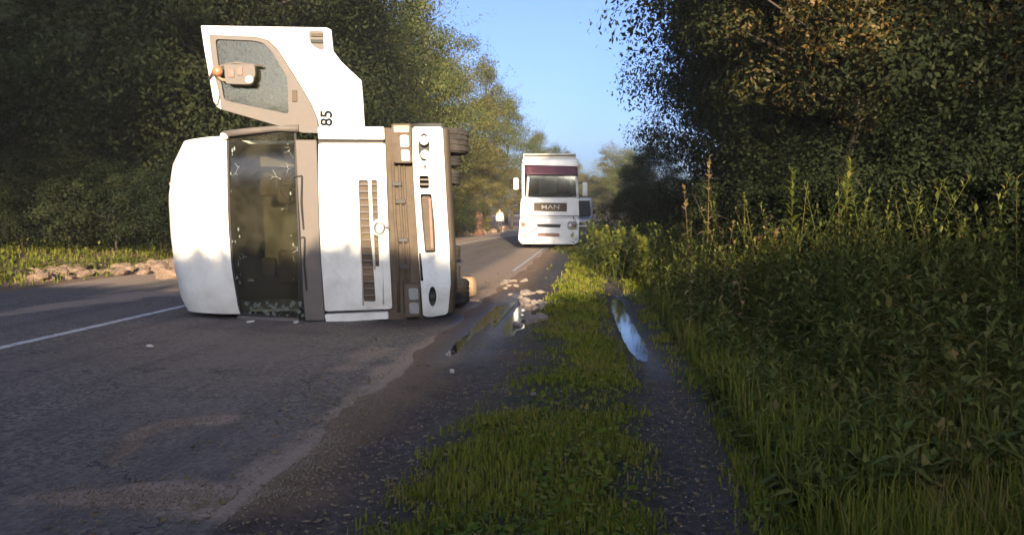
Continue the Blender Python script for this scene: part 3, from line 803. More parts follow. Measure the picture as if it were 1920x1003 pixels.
weeds('undergrowth', under(3600, 1), M['weed'], 'dense green undergrowth of nettles beside the right wood', 'undergrowth', 'stuff', nl=(14,22), ll=0.11, asp=0.27)
weeds('bramble_undergrowth', under(1000, 2, hmul=0.7), M['weed'], 'tangled broad-leaved bramble undergrowth on the right verge', 'undergrowth', 'stuff', style='alt', nl=(12,20), ll=0.06, asp=0.7, seed=8, lean=0.7)
weeds('dry_undergrowth', under(420, 4, hmul=1.0), M['weed_dry'], 'dry brown stalks mixed into the right undergrowth', 'undergrowth', 'stuff', style='alt', nl=(6,12), ll=0.09, asp=0.3, seed=9, lean=0.4)
rv = random.Random(78)
spots = []
for _ in range(420):
    y_ = rv.uniform(15, 33); spots.append((float(bend(y_)) + rv.uniform(-0.5, 0.5) + 1.2*rv.random(), y_, rv.uniform(0.4, 1.2)))
weeds('verge_weeds', spots, M['weed_yellow'], 'bright sunlit yellow-green weeds on the verge below the upright lorry', 'weeds', 'stuff', style='alt', nl=(9,15), ll=0.15, asp=0.45, seed=19, lean=0.4)
rv = random.Random(77)
spots = []
for _ in range(520):
    y_ = rv.uniform(13, 34); spots.append((float(bend(y_)) - 11.6 - 4.5*rv.random()**1.3, y_, rv.uniform(0.12, 0.45)))
weeds('verge_weeds', spots, M['weed_yellow'], 'sunlit yellow-green weeds along the left road verge', 'weeds', 'stuff', style='alt', nl=(9,15), ll=0.17, asp=0.5, seed=18, lean=0.4)
x, y, r = scatter(26000, 0.9, 4.2, 2.8, 12, 1.5, 14)
keep = (x/y < 0.75)
x, y = x[keep], y[keep]
grass_mesh('grass', x, y, 0.20 + 0.12*fbm(x*2, y*2, 2), 0.004*np.ones(len(x)), 15, M['grass'], 'long loose grass at the foot of the right undergrowth')
# low leafy ground cover
cx_, cy_, r = scatter(22000, -0.7, 3.2, 2.7, 16, 1.9, 30)
mudc = np.clip(bump_(cx_, rut_l(cy_), 0.36) + bump_(cx_, rut_r(cy_), 0.27), 0, 1)
keep = (r.random(len(cx_)) > mudc*1.3) & (fbm(cx_*1.7+9, cy_*1.7, 3) > 0.46)
cx_, cy_ = cx_[keep], cy_[keep]
v = leaves(np.stack([cx_, cy_, land(cx_, cy_) + 0.02 + 0.05*r.random(len(cx_))], 1), 0.035, up=1.2, aspect=0.8, seed=31)
tag(obj('clover', quick_mesh('clover', v, np.arange(len(v)).reshape(-1,4)), M['grass']), 'low leafy clover among the verge grass', 'ground cover', kind='stuff')

# fallen leaves and bits of twig on the verge and the road edge
fx, fy, r = scatter(5200, -2.4, 3.0, 2.6, 20, 1.8, 50)
v = leaves(np.stack([fx, fy, np.maximum(land(fx, fy), np.where(fx < -1.75, 0.0, -1)) + 0.008 + 0.01*r.random(len(fx))], 1), 0.04, up=2.5, aspect=0.6, seed=51)
tag(obj('fallen_leaves', quick_mesh('fallen_leaves', v, np.arange(len(v)).reshape(-1,4)), M['weed_dry']), 'dry fallen leaves scattered over the verge and road edge', 'leaves', kind='stuff')

# single plants that stand out of the undergrowth
def stalk(px, Y, top_py, mat, label, name='tall_weed', nl=18, ll=0.14, asp=0.28, style='alt', seed=1, cat='plant', lean=0.06, group=None):
    x = at_depth(px, Y); top = CAM_H - (top_py - 400)/F*Y*1.0
    z = float(land(x, Y)); h = top - z
    rr = random.Random(seed); V, Q, T = [], [], []
    root = empty(name, (x, Y, z))
    weed_geo(rr, (0, 0, -0.02), h, nl, ll, asp, lean, style, Q, V, T)
    st = np.array(V[0]); lv = np.concatenate(V[1:])
    obj('stem', quick_mesh('stem', st, np.array(Q)), mat, root)
    obj('leaves', quick_mesh('leaves', lv, None, np.array(T) - 9), mat, root)
    return tag(root, label, cat, group)
stalk(1487, 7.6, 318, M['weed_yellow'], 'left of two tall sunlit leafy stalks above the right undergrowth', seed=4, nl=80, ll=0.15, asp=0.34)
stalk(1572, 7.4, 308, M['weed_yellow'], 'right of two tall sunlit leafy stalks above the right undergrowth', seed=6, nl=80, ll=0.15, asp=0.34, lean=0.1)
stalk(1328, 8.6, 292, M['weed_dry'], 'tallest dry brown seed stalk at the left of the right undergrowth', 'seed_stalk', seed=8, nl=60, ll=0.09, asp=0.6)
stalk(1300, 8.4, 350, M['weed_dry'], 'shorter dry seed stalk beside the tallest brown one', 'seed_stalk', seed=9, nl=40, ll=0.09, asp=0.6)
stalk(1466, 7.8, 412, M['weed_dry'], 'small clump of reddish dry leaves left of the tall leafy stalks', 'seed_stalk', seed=10, nl=30, ll=0.08, asp=0.6)
for k, (px, Y, py) in enumerate([(1395,8.0,408),(1350,8.2,414),(1420,7.6,418),(1375,8.4,400),(1330,8.6,412),(1405,7.7,410),(1435,8,415)]):
    stalk(px, Y, py, M['weed_dry'] if k % 2 else M['weed_yellow'], 'orange sunlit dry weed in the row at the left of the right undergrowth', 'dry_weed', seed=20+k, nl=30, ll=0.09, asp=0.5, style='alt', lean=0.3, group='sunlit dry weeds')
for k, (px, Y, py) in enumerate([(1130,19,432),(1150,19.5,428),(1168,18,434),(1185,17,440),(1200,18,436),(1145,17,446),(1160,20,430),(1178,19,430),(1138,21,436),(1192,16,448),(1120,22,442),(1210,15,450)]):
    stalk(px, Y, py, M['weed_yellow'], 'yellow-green sunlit weed at the verge below the parked lorry', 'sunlit_weed', seed=40+k, nl=22, ll=0.24, asp=0.45, style='pair', lean=0.2, group='bright weeds at the verge end')

# ------------------------------------------------------------------ stones, clods, gravel
def lump(seed, n=2):
    bm = bmesh.new(); bmesh.ops.create_icosphere(bm, subdivisions=n, radius=1)
    r = random.Random(seed); ph = [Vector((r.uniform(-2,2), r.uniform(-2,2), r.uniform(-2,2))) for _ in range(5)]
    for v in bm.verts:
        k = 1 + sum(0.12*math.sin(3*v.co.dot(p) + i) for i, p in enumerate(ph))
        v.co *= k; v.co.z *= 0.7
    me = bpy.data.meshes.new('lump'); bm.to_mesh(me); bm.free()
    return me
lumps = []
for k in range(4):
    me = lump(k); me.materials.append(M['stone']); lumps.append(me)
pale = []
for k in range(4):
    me = lump(k + 9); me.materials.append(M['palestone']); pale.append(me)
def clods(n, meshes, where, size, label, group, seed, name='earth_clod'):
    r = random.Random(seed)
    for k in range(n):
        x, y = where(r)
        o = bpy.data.objects.new(name, meshes[k % len(meshes)]); col.objects.link(o)
        s = r.uniform(*size)
        o.scale = (s*r.uniform(.8,1.4), s, s*r.uniform(.6,1)); o.rotation_euler = (r.uniform(-.3,.3), r.uniform(-.3,.3), r.uniform(0,6.28))
        o.location = (x, y, max(float(land(x, y)), 0.0 if ROAD_L < x - float(bend(y)) < ROAD_R else -9) + 0.3*s)
        tag(o, label, 'earth clod', group)
def left_row(r):
    t = r.random()
    p = ground_at(60 + 285*t, 532 - 24*t - r.uniform(0, 14))
    return p.x, p.y
clods(70, lumps, left_row, (0.07, 0.18), 'brown earth clod on the left road edge beside the overturned cab roof', 'earth clods along the left road edge', 1)
def heap(r):
    p = ground_at(r.gauss(318, 14), r.uniform(492, 525)); return p.x, p.y
clods(26, lumps, heap, (0.10, 0.24), 'reddish earth clod heaped at the left road edge touching the cab roof in view', 'earth heap by the cab roof', 2)
def mid_pile(r):
    p = ground_at(r.uniform(972, 1022), r.uniform(548, 606)); return p.x, p.y
clods(34, pale, mid_pile, (0.03, 0.085), 'pale mud clod churned up in the left wheel rut', 'pale clods in the left rut', 3)
def mid_pile2(r):
    p = ground_at(r.uniform(945, 990), r.uniform(525, 556)); return p.x, p.y
clods(16, pale, mid_pile2, (0.03, 0.08), 'pale clod lying on the road edge ahead of the rut pile', 'pale clods on the road edge', 4)
def far_left(r):
    y = r.uniform(32, 62); return -9.0 + float(bend(y)) - r.uniform(0, 3.0), y
clods(60, lumps, far_left, (0.12, 0.4), 'orange earth clod on the far left bank beyond the upturned tyre', 'earth clods on the far bank', 5)

def gravel(n, seed):
    r = np.random.default_rng(seed)
    path = [gp(100,928), gp(300,930), gp(430,938), gp(530,925), gp(620,830), gp(720,725), gp(830,640)]
    path2 = [gp(560,900), gp(640,810), gp(760,700)]
    path3 = [gp(215,870), gp(260,815), gp(330,790), gp(410,787)]
    pts = []
    for P, cnt, w in ((path, n, 0.09), (path2, n//2, 0.16), (path3, n//5, 0.06)):
        P = np.array(P); seg = r.integers(0, len(P)-1, cnt); t = r.random((cnt,1))
        pts.append(P[seg]*(1-t) + P[seg+1]*t + r.normal(size=(cnt,2))*w*(0.5 + 2.2*r.random((cnt,1))**2))
    m = n//2
    pts.append(np.stack([-1.9 + 1.3*r.random(m), 3 + 9*r.random(m)**1.6], 1))
    m2 = n//3
    mr = n//3; yr = 2.8 + 9*r.random(mr)**1.5
    pts.append(np.stack([rut_r(yr) + r.normal(size=mr)*0.16, yr], 1))
    pts.append(np.stack([-8 + 6.4*r.random(m2), 3 + 7*r.random(m2)**1.4], 1))
    p = np.concatenate(pts)
    z = np.maximum(land(p[:,0], p[:,1]), np.where(p[:,0] < -1.75, 0.0, -1))
    s = 0.002 + 0.008*r.random(len(p))**3.5
    o8 = np.array([(1,0,0),(-1,0,0),(0,1,0),(0,-1,0),(0,0,.8),(0,0,-.8)], float)
    f8 = np.array([(0,2,4),(2,1,4),(1,3,4),(3,0,4),(2,0,5),(1,2,5),(3,1,5),(0,3,5)])
    V = (o8[None]*(0.6 + 0.8*r.random((len(p),6,1))))*s[:,None,None]
    a = r.random(len(p))*6.28
    xx = V[...,0]*np.cos(a)[:,None] - V[...,1]*np.sin(a)[:,None]; yy = V[...,0]*np.sin(a)[:,None] + V[...,1]*np.cos(a)[:,None]
    V = np.stack([xx + p[:,0,None], yy + p[:,1,None], V[...,2] + z[:,None] + s[:,None]*0.4], -1)
    T = (f8[None] + (np.arange(len(p))*6)[:,None,None]).reshape(-1,3)
    tag(obj('gravel', quick_mesh('gravel', V.reshape(-1,3), None, T), M['gravel']), 'loose tan gravel strewn over the road edge', 'gravel', kind='stuff')
gravel(8500, 3)

# ------------------------------------------------------------------ lorry helpers
class Frame:
    """a vehicle's own axes: x across the picture, y away from the viewer, z up; lay() measures a picture point on the plane y = w"""
    def __init__(s, name, origin, rz):
        s.root = empty(name, origin, rz)
        s.inv = (Matrix.Translation(origin) @ Matrix.Rotation(rz, 4, 'Z')).inverted()
        s.o = s.inv @ Vector((0, 0, CAM_H))
    def lay(s, px, py, w=0.0):
        d = s.inv.to_3x3() @ ray(px, py)
        t = (w - s.o.y)/d.y
        p = s.o + d*t
        return (p.x, p.z)
    def poly(s, pts, w=0.0): return [s.lay(a, b, w) for a, b in pts]
    def p3(s, px, py, w=0.0):
        a = s.lay(px, py, w); return Vector((a[0], w, a[1]))
def rounded(pts, rad, n=4):
    """round the corners of a polygon"""
    out = []; m = len(pts)
    for i in range(m):
        p = Vector(pts[i]); a = Vector(pts[i-1]) - p; b = Vector(pts[(i+1) % m]) - p
        k = min(rad, a.length*0.45, b.length*0.45)
        a = p + a.normalized()*k; b = p + b.normalized()*k
        for j in range(n+1):
            t = j/n
            out.append(tuple(a*(1-t)**2 + p*2*t*(1-t) + b*t*t))
    return out
def oval(c, rx_, rz_, n=20):
    return [(c[0] + rx_*math.cos(2*math.pi*k/n), c[1] + rz_*math.sin(2*math.pi*k/n)) for k in range(n)]
def text_mesh(body, size, depth, fat=0.03):
    cu = bpy.data.curves.new('lettering', 'FONT'); cu.body = body; cu.size = size; cu.extrude = depth; cu.align_x = 'CENTER'; cu.align_y = 'CENTER'
    cu.offset = size*fat
    o = bpy.data.objects.new('lettering', cu); col.objects.link(o)
    bpy.context.view_layer.update()
    me = bpy.data.meshes.new_from_object(o.evaluated_get(bpy.context.evaluated_depsgraph_get()))
    bpy.data.objects.remove(o); bpy.data.curves.remove(cu)
    return me
def wheel(parent, c, rad, width, axis_, name='wheel'):
    """tyre with tread grooves, rim and hub; axis_ 'z' or 'x'"""
    h = width/2
    prof = [(rad*0.56,-h*0.9),(rad*0.72,-h),(rad*0.93,-h*0.97),(rad,-h*0.78)]
    for g in (-0.4, 0.0, 0.4):
        prof += [(rad, h*(g-0.07)), (rad*0.972, h*(g-0.05)), (rad*0.972, h*(g+0.05)), (rad, h*(g+0.07))]
    prof += [(rad,h*0.78),(rad*0.93,h*0.97),(rad*0.72,h),(rad*0.56,h*0.9),(rad*0.54,0)]
    w_ = MB().lathe(prof, c, axis_, 40, closed=True).build(name, M['rubber'], parent, smooth=False)
    MB().lathe([(0.05*rad,-h*0.3),(rad*0.3,-h*0.3),(rad*0.34,-h*0.1),(rad*0.5,-h*0.25),(rad*0.565,-h*0.85),(rad*0.565,h*0.85),(rad*0.5,h*0.35),(rad*0.34,h*0.1),(rad*0.3,h*0.75),(rad*0.14,h*0.85),(0.05*rad,h*0.85)], c, axis_, 32).build('rim', M['rim'], w_, smooth=False)
    nuts = MB()
    for k in range(10):
        t = k*math.pi/5
        a, b = rad*0.42*math.cos(t), rad*0.42*math.sin(t)
        for s_ in (1, -1):
            d = {'z': (a,b,s_*h*0.28), 'x': (s_*h*0.28,a,b)}[axis_]
            e = {'z': (a,b,s_*h*0.5), 'x': (s_*h*0.5,a,b)}[axis_]
            nuts.tube([Vector(c)+Vector(d), Vector(c)+Vector(e)], rad*0.035, 6)
    nuts.build('wheel_nuts', M['chassis'], w_)
    return w_

# ------------------------------------------------------------------ the overturned lorry, lying on its right side, its roof towards the left
O = ground_at(597, 603)
T1 = Frame('overturned_truck', O, R(11.5))
tag(T1.root, 'white lorry cab lying on its side across the lane with its driver door open upwards', 'truck')
rt = T1.root
lay, poly = T1.lay, T1.poly

# roof shell: a double-curved hood from the windscreen's top edge to the rear of the cab
edge_r = [(424,254),(426,300),(428,360),(431,430),(437,510),(444,560),(449,590)]
edge_l = [(346,268),(325,312),(318,372),(322,440),(330,505),(341,555),(353,580)]
def lerp_poly(P, t):
    t = max(0, min(1, t))*(len(P)-1); i = min(int(t), len(P)-2); f = t - i
    return (P[i][0]*(1-f)+P[i+1][0]*f, P[i][1]*(1-f)+P[i+1][1]*f)
def roof(a, b):
    # a: from top of picture (0) to ground (1); b: from windscreen edge (0) to rear (1)
    w0, w1, w2 = 0.30, 0.85, 2.25
    pr = lerp_poly(edge_r, a); pl = lerp_poly(edge_l, a)
    r0 = lay(*pr, w0); l0 = lay(*pl, w1)
    if b < 0.7:
        q = b/0.7*math.pi/2
        x = r0[0] + (l0[0]-r0[0])*math.sin(q)**0.9; y = w0 + (w1-w0)*(1-math.cos(q))**1.0
        f = math.sin(q)
    else:
        f = 1; x = l0[0] + 0.06*(b-0.7)/0.3; y = w1 + (w2-w1)*(b-0.7)/0.3
    z = r0[1]*(1-f) + l0[1]*f
    y += 0.10*(abs(2*a-1)**3)*(1 - 0.8*f)
    # shallow step running across the hood, as on the sun-visor moulding
    y += 0.012*math.tanh((b-0.22)*40)
    return (x, y, z)
MB().grid(roof, 26, 34).build('cab_roof', M['white'], rt, smooth=True)
mb = MB()
for a in (0.0, 1.0):      # roof cheeks closing the hood at both sides
    pts = [roof(a, b/16) for b in range(17)]
    e = pts[-1]; s_ = pts[0]
    inner = [(s_[0] + 0.02, s_[1] + (e[1]-s_[1])*k/16, s_[2]) for k in range(17)]
    for k in range(16): mb.add([pts[k], pts[k+1], inner[k+1], inner[k]], [(0,1,2,3)])
mb.build('roof_cheek', M['white'], rt)
# roof edge seam lamps
for (px, py) in ((320,345),(325,470)):
    c = T1.p3(px, py, 0.8); MB().box(c.x-0.012, c.x+0.05, c.y-0.03, c.y+0.03, c.z-0.02, c.z+0.02).build('marker_lamp', M['orange'], rt, bevel=0.006)

# windscreen: bowed pane between roof edge and cowl
ws_l = [(425,255),(427,300),(429,360),(432,430),(438,510),(445,560),(450,589)]
ws_r = [(552,246),(554,300),(557,360),(560,430),(564,510),(568,560),(571,601)]
def screen(a, b, off=0.0):
    l0 = T1.p3(*lerp_poly(ws_l, a), 0.31); r0 = T1.p3(*lerp_poly(ws_r, a), 0.06)
    p = l0.lerp(r0, b); p.y += off - 0.09*(1-abs(2*a-1)**2.5) + 0.08
    return p
MB().grid(lambda a, b: screen(a, b, 0.012), 26, 10).build('windscreen', M['windscreen'], rt, smooth=True)
# rubber seal round the pane
loop = [screen(k/20, 0) for k in range(21)] + [screen(1, k/8) for k in range(1, 9)] + [screen(1-k/20, 1) for k in range(1, 21)] + [screen(0, 1-k/8) for k in range(1, 9)]
MB().tube(loop, 0.022, 6).build('windscreen_seal', M['dark'], rt, smooth=True)
# pillars: beige-grey strips at the top and at the ground side
MB().tube([T1.p3(420,252,0.36), T1.p3(470,246,0.24), T1.p3(520,241,0.14), T1.p3(560,241,0.09)], [0.05,0.045,0.04,0.05], 8).build('windscreen_pillar', M['grey'], rt, smooth=True)
MB().tube([T1.p3(448,596,0.42), T1.p3(500,600,0.3), T1.p3(560,603,0.14)], [0.05,0.05,0.05], 8).build('windscreen_pillar', M['grey'], rt, smooth=True)
MB().box(*(lambda c: (c.x-0.05, c.x+0.05, c.y-0.04, c.y+0.10, c.z-0.05, c.z+0.03))(T1.p3(421,254,0.34))).build('roof_bracket', M['white'], rt, bevel=0.02)
# cowl: the grey band between windscreen and front panel
MB().plate(poly([(553,262),(593,262),(596,330),(599,450),(604,540),(609,602),(572,602),(567,540),(562,430),(556,330)]), [], 0.02, 0.16).build('cowl_panel', M['grey'], rt, bevel=0.015)
for k, (a, b) in enumerate((((566,330),(569,430)),((571,445),(575,545)))):
    MB().tube([T1.p3(*a, -0.0), T1.p3((a[0]+b[0])/2-3, (a[1]+b[1])/2, -0.03), T1.p3(*b, 0.0)], 0.012, 6).build('wiper', M['dark'], rt)
    MB().tube([T1.p3(a[0]-16, a[1]+2, 0.04), T1.p3(a[0], a[1], 0.0)], 0.011, 6).build('wiper', M['dark'], rt)
# front panel with two long grille slots
slotA = poly([(672,338),(690,338),(694,430),(700,500),(704,566),(682,566),(676,450)])
slotB = poly([(696,338),(707,338),(709,405),(711,500),(704,500),(700,430)])
panel = rounded(poly([(596,268),(722,268),(725,350),(730,470),(735,580),(608,585),(601,470),(597,350)]), 0.04)
bowf = lambda x, z: 0.10*max(0, abs(z-1.25)/1.25)**4
MB().plate(panel, [rounded(slotA, 0.02, 2), rounded(slotB, 0.015, 2)], 0.0, 0.05, bowf).build('front_panel', M['white'], rt, bevel=0.008)
c0, c1 = lay(664,330), lay(716,572)
MB().box(c0[0], c1[0], 0.06, 0.075, c1[1], c0[1]).build('grille_backing', M['gap'], rt)
for k in range(17):      # fins across the slots
    py = 346 + k*13
    a = T1.p3(673 + (py-338)*0.045, py, 0.035); b = T1.p3(692 + (py-338)*0.045, py, 0.035)
    MB().box(a.x, b.x, 0.02, 0.055, a.z-0.010, a.z+0.010).build('grille_slat', M['grey'], rt)
    if py < 495:
        a = T1.p3(697 + (py-338)*0.03, py, 0.035); b = T1.p3(708, py, 0.035)
        MB().box(a.x, b.x, 0.02, 0.055, a.z-0.010, a.z+0.010).build('grille_slat', M['grey'], rt)
# raised ribs framing the grille
for P in ([(666,287),(667,340),(674,450),(681,572)], [(693,330),(696,430),(703,505)], [(670,286),(690,283),(708,290)], [(714,330),(716,400)], [(716,455),(719,570)]):
    MB().tube([T1.p3(a, b, 0.0 - 0.004 + bowf(0, T1.p3(a,b).z)) for a, b in P], 0.012, 6).build('grille_trim', M['white'], rt, smooth=True)
# badge: boss, ring and its short bar
c = T1.p3(712, 427, -0.01)
MB().lathe([(0.115,0.02),(0.11,-0.012),(0.07,-0.024)], c, 'y', 28).build('badge_boss', M['white'], rt, smooth=True)
ringm = MB()
seg = [c + Vector((0.062*math.copysign(abs(math.cos(t))**0.9, math.cos(t)), -0.036, 0.066*math.copysign(abs(math.sin(t))**0.9, math.sin(t)))) for t in [2*math.pi*k/28 for k in range(29)]]
ringm.tube(seg, 0.015, 8); ringm.tube([c + Vector((0.055,-0.036,0.0)), c + Vector((0.105,-0.03,0.002))], 0.013, 8)
ringm.build('badge', M['ring'], rt, smooth=True)
# corner panels at the top and at the ground
MB().plate(rounded(poly([(596,238),(720,238),(721,262),(597,261)]), 0.02), [], -0.005, 0.3).build('corner_panel', M['white'], rt, bevel=0.015)
MB().plate(rounded(poly([(608,590),(727,585),(729,598),(612,605)]), 0.02), [], 0.01, 0.3).build('corner_panel', M['white'], rt, bevel=0.015)
MB().plate(poly([(597,258),(719,259),(719,272),(597,272)], 0.055), [], 0.055, 0.12).build('seam_strip', M['dark'], rt)
# dusty recess between front panel and bumper, with pipes
MB().plate(poly([(716,240),(776,240),(786,420),(794,598),(722,600)], 0.13), [], 0.13, 0.30).build('recess_panel', M['gap'], rt)
mb = MB()
for (px, w_) in ((736,0.11),(748,0.10),(757,0.12)):
    mb.tube([T1.p3(px, 300, w_), T1.p3(px+4, 400, w_), T1.p3(px+9, 470, w_-0.02), T1.p3(px+12, 585, w_)], 0.02, 7)
mb.build('recess_pipe', M['gap'], rt, smooth=True)
for (px, py) in ((745,345),(752,378),(757,450),(760,500)):
    q = T1.p3(px, py, 0.1); MB().box(q.x-0.07, q.x+0.06, 0.06, 0.14, q.z-0.03, q.z+0.03).build('bracket', M['chassis'], rt, bevel=0.01)
# headlamp clusters
def cluster(frame_px, lamp_px, orange_px, lens):
    h = MB().plate(rounded(poly(frame_px), 0.03), [], -0.03, 0.2).build('headlight', M['gap'], rt, bevel=0.012)
    for lp in lamp_px:
        MB().plate(rounded(poly(lp, -0.04), 0.03), [], -0.05, -0.031).build('lamp_lens', lens, h, bevel=0.008)
    if orange_px: MB().plate(rounded(poly(orange_px, -0.04), 0.02), [], -0.052, -0.031).build('indicator_lens', M['orange'], h, bevel=0.008)
cluster([(734,233),(770,233),(773,306),(738,306)], [[(750,254),(766,254),(767,276),(751,276)], [(752,281),(767,281),(769,302),(753,302)]], [(738,236),(767,236),(767,249),(739,249)], M['lens'])
cluster([(758,532),(787,532),(789,592),(760,594)], [[(766,540),(784,540),(785,562),(767,562)], [(767,567),(785,567),(786,588),(768,588)]], None, M['lensdim'])
# bumper
bump_px = [(773,236),(830,236),(833,300),(837,380),(842,460),(845,530),(840,590),(806,596),(793,594),(789,530),(784,460),(778,370),(774,300)]
fog1 = oval(lay(795,276), 0.075, 0.185)
vent = rounded(poly([(786,330),(804,330),(805,354),(787,354)]), 0.03)
platehole = rounded(poly([(788,364),(809,364),(815,420),(817,473),(797,474),(792,420)]), 0.03)
slot = rounded(poly([(784,474),(789,474),(794,526),(789,527)]), 0.01, 2)
fog2 = oval(lay(811,556), 0.05, 0.135)
bowb = lambda x, z: 0.16*max(0, abs(z-1.25)/1.25)**5 + 0.0
MB().plate(rounded(poly(bump_px), 0.05), [fog1, vent, platehole, slot, fog2], -0.06, 0.02, bowb).build('bumper', M['bumper'], rt, bevel=0.014, segs=3)
# lip of the bumper turning under
lip = [(831,238),(834,300),(838,380),(843,460),(846,530),(841,588)]
mb = MB(); mb.grid(lambda a, b: T1.p3(*lerp_poly(lip, a), -0.02) + Vector((0.09*math.sin(b*1.4), 0.30*b*b + bowb(0, T1.p3(*lerp_poly(lip, a)).z), 0)), 20, 6)
mb.build('bumper_lip', M['gap'], rt, smooth=True)
q0, q1 = lay(782,240), lay(836,590)
MB().plate(poly([(783,242),(828,242),(840,585),(797,590)], 0.1), [], 0.10, 0.13).build('bumper_backing', M['dark'], rt)
for (px, py) in ((795,264),(797,290)):
    q = T1.p3(px, py, -0.0); MB().lathe([(0.055,0.05),(0.062,0.0),(0.05,-0.02),(0.02,-0.03)], q, 'y', 22).build('fog_lamp', M['lens'], rt, smooth=True)
q = T1.p3(811, 556, 0.02); MB().lathe([(0.045,0.05),(0.045,0.0),(0.02,-0.01)], q, 'y', 18).build('fog_lamp', M['dark'], rt, smooth=True)
for py in (337, 346):
    q = T1.p3(796, py, -0.0); MB().box(q.x-0.06, q.x+0.06, -0.03, 0.05, q.z-0.012, q.z+0.012).build('vent_slat', M['grey'], rt)
MB().plate(poly([(791,368),(806,368),(812,420),(814,470),(799,470),(795,420)], 0.03), [], 0.03, 0.05).build('plate_recess', M['gap'], rt, bevel=0.005)
MB().plate(poly([(803,372),(808,372),(813,466),(808,466)], 0.02), [], 0.018, 0.03).build('number_plate_holder', M['redplate'], rt, bevel=0.003)
MB().tube([T1.p3(797,312,-0.06), T1.p3(797,312,-0.085)], 0.02, 10).build('tow_eye_cap', M['grey'], rt)

# door: swung open, standing up from the cab's upper side
dw = 0.10
white_px = [(376,48),(612,52),(621,56),(625,96),(640,116),(678,152),(681,190),(684,243),(660,246),(600,246),(595,222),(583,194),(552,142),(522,95),(503,76),(480,70),(392,66),(397,110),(404,150),(413,186),(415,206),(406,200),(400,190),(391,140),(383,95)]
grey_px = [(392.5,66.5),(480,70.5),(502.5,76.5),(521.5,95.5),(551.5,142.5),(582.5,194.5),(594.5,222.5),(598,250),(566,249),(538,241),(416,206),(413.5,186),(404.5,150),(397.5,110)]
glass_px = [(404,74),(476,77),(495,82),(511,99),(538,146),(541,214),(436,192),(420,187),(414,150),(408,110)]
door = MB().plate(poly(white_px, dw), [], dw, dw+0.07).build('door', M['white'], rt, bevel=0.012)
door['label'] = 'white driver door swung open and standing upright above the cab'
MB().plate(poly(grey_px, dw), [rounded(poly(glass_px, dw), 0.04)], dw-0.002, dw+0.06).build('window_frame', M['grey'], door, bevel=0.008)
MB().plate(rounded(poly([(402,72),(478,75),(497,80),(513,98),(541,145),(544,218),(434,195),(417,189),(411,150),(405,110)], dw+0.03), 0.04), [], dw+0.028, dw+0.034).build('window_pane', M['window'], door)
# inner lining behind the lower door
MB().plate(poly([(500,66),(610,60),(620,100),(672,156),(676,236),(604,236),(560,150)], dw+0.08), [], dw+0.075, dw+0.12).build('door_lining', M['interior'], door, bevel=0.01)
# handle: dark scooped cup with two bars
cup = rounded(poly([(579,58),(606,58),(608,93),(600,94),(586,87),(579,74)], dw-0.004), 0.03)
hd = MB().plate(cup, [], dw-0.008, dw+0.01).build('door_handle', M['grey'], door, bevel=0.004)
for py in (66, 78):
    q = T1.p3(594, py, dw-0.02); MB().box(q.x-0.075, q.x+0.08, dw-0.03, dw-0.009, q.z-0.022, q.z+0.022).build('handle_bar', M['dark'] if py == 78 else M['gap'], hd, bevel=0.008)
# lettering
me = text_mesh('85', 0.205, 0.003)
q = T1.p3(613, 222, dw-0.004)
o = obj('lettering', me, M['letters'], door, q); o.rotation_euler = (R(90), R(-90), 0)
mb = MB()
q = T1.p3(665, 207, dw-0.003)
for k in range(4):
    z = q.z + (k-1.5)*0.048
    mb.box(q.x-0.035, q.x+0.03, dw-0.005, dw-0.001, z-0.014, z-0.004); mb.box(q.x-0.035, q.x+0.03, dw-0.005, dw-0.001, z+0.006, z+0.014)
    mb.box(q.x+(0.012 if k % 2 else -0.035), q.x+(0.03 if k % 2 else -0.017), dw-0.005, dw-0.001, z-0.0035, z+0.0055)
mb.build('model_badge', M['gold'], door)
# mirror unit folded across the door window
mir = MB().plate(rounded(poly([(421,122),(478,122),(480,140),(472,160),(424,158)], dw-0.12), 0.03), [], dw-0.15, dw-0.05).build('mirror', M['grey'], door, bevel=0.015)
MB().tube([T1.p3(392,150,dw+0.0), T1.p3(402,128,dw-0.1), T1.p3(440,118,dw-0.12), T1.p3(492,124,dw-0.06)], 0.016, 7).build('mirror_arm', M['grey'], mir, smooth=True)
MB().tube([T1.p3(398,136,dw-0.05), T1.p3(416,150,dw-0.09), T1.p3(470,156,dw-0.1)], 0.02, 7).build('mirror_arm', M['tan'], mir, smooth=True)
q = T1.p3(408, 134, dw-0.1); MB().lathe([(0.03,0.05),(0.06,0.03),(0.065,-0.02),(0.03,-0.05)], q, 'y', 16).build('side_indicator', M['orange'], mir, smooth=True)
q = T1.p3(467, 150, dw-0.16); MB().lathe([(0.05,0.03),(0.055,-0.0),(0.03,-0.03)], q, 'y', 18).build('round_mirror', M['lens'], mir, smooth=True)
for (px, py) in ((434,138),(450,134)):
    q = T1.p3(px, py, dw-0.15); MB().box(q.x-0.035, q.x+0.035, dw-0.165, dw-0.151, q.z-0.05, q.z+0.05).build('mirror_glass', M['redplate'], mir, bevel=0.006)
q0 = T1.p3(552, 178, dw-0.012); MB().box(q0.x-0.03, q0.x+0.035, dw-0.02, dw-0.003, q0.z-0.09, q0.z+0.06).build('hinge_cover', M['gap'], door, bevel=0.01)
q0 = T1.p3(405, 196, dw-0.01); MB().tube([T1.p3(401,170,dw-0.03), T1.p3(408,180,dw-0.05), T1.p3(406,196,dw-0.03)], 0.02, 7).build('grab_handle', M['white'], door, smooth=True)

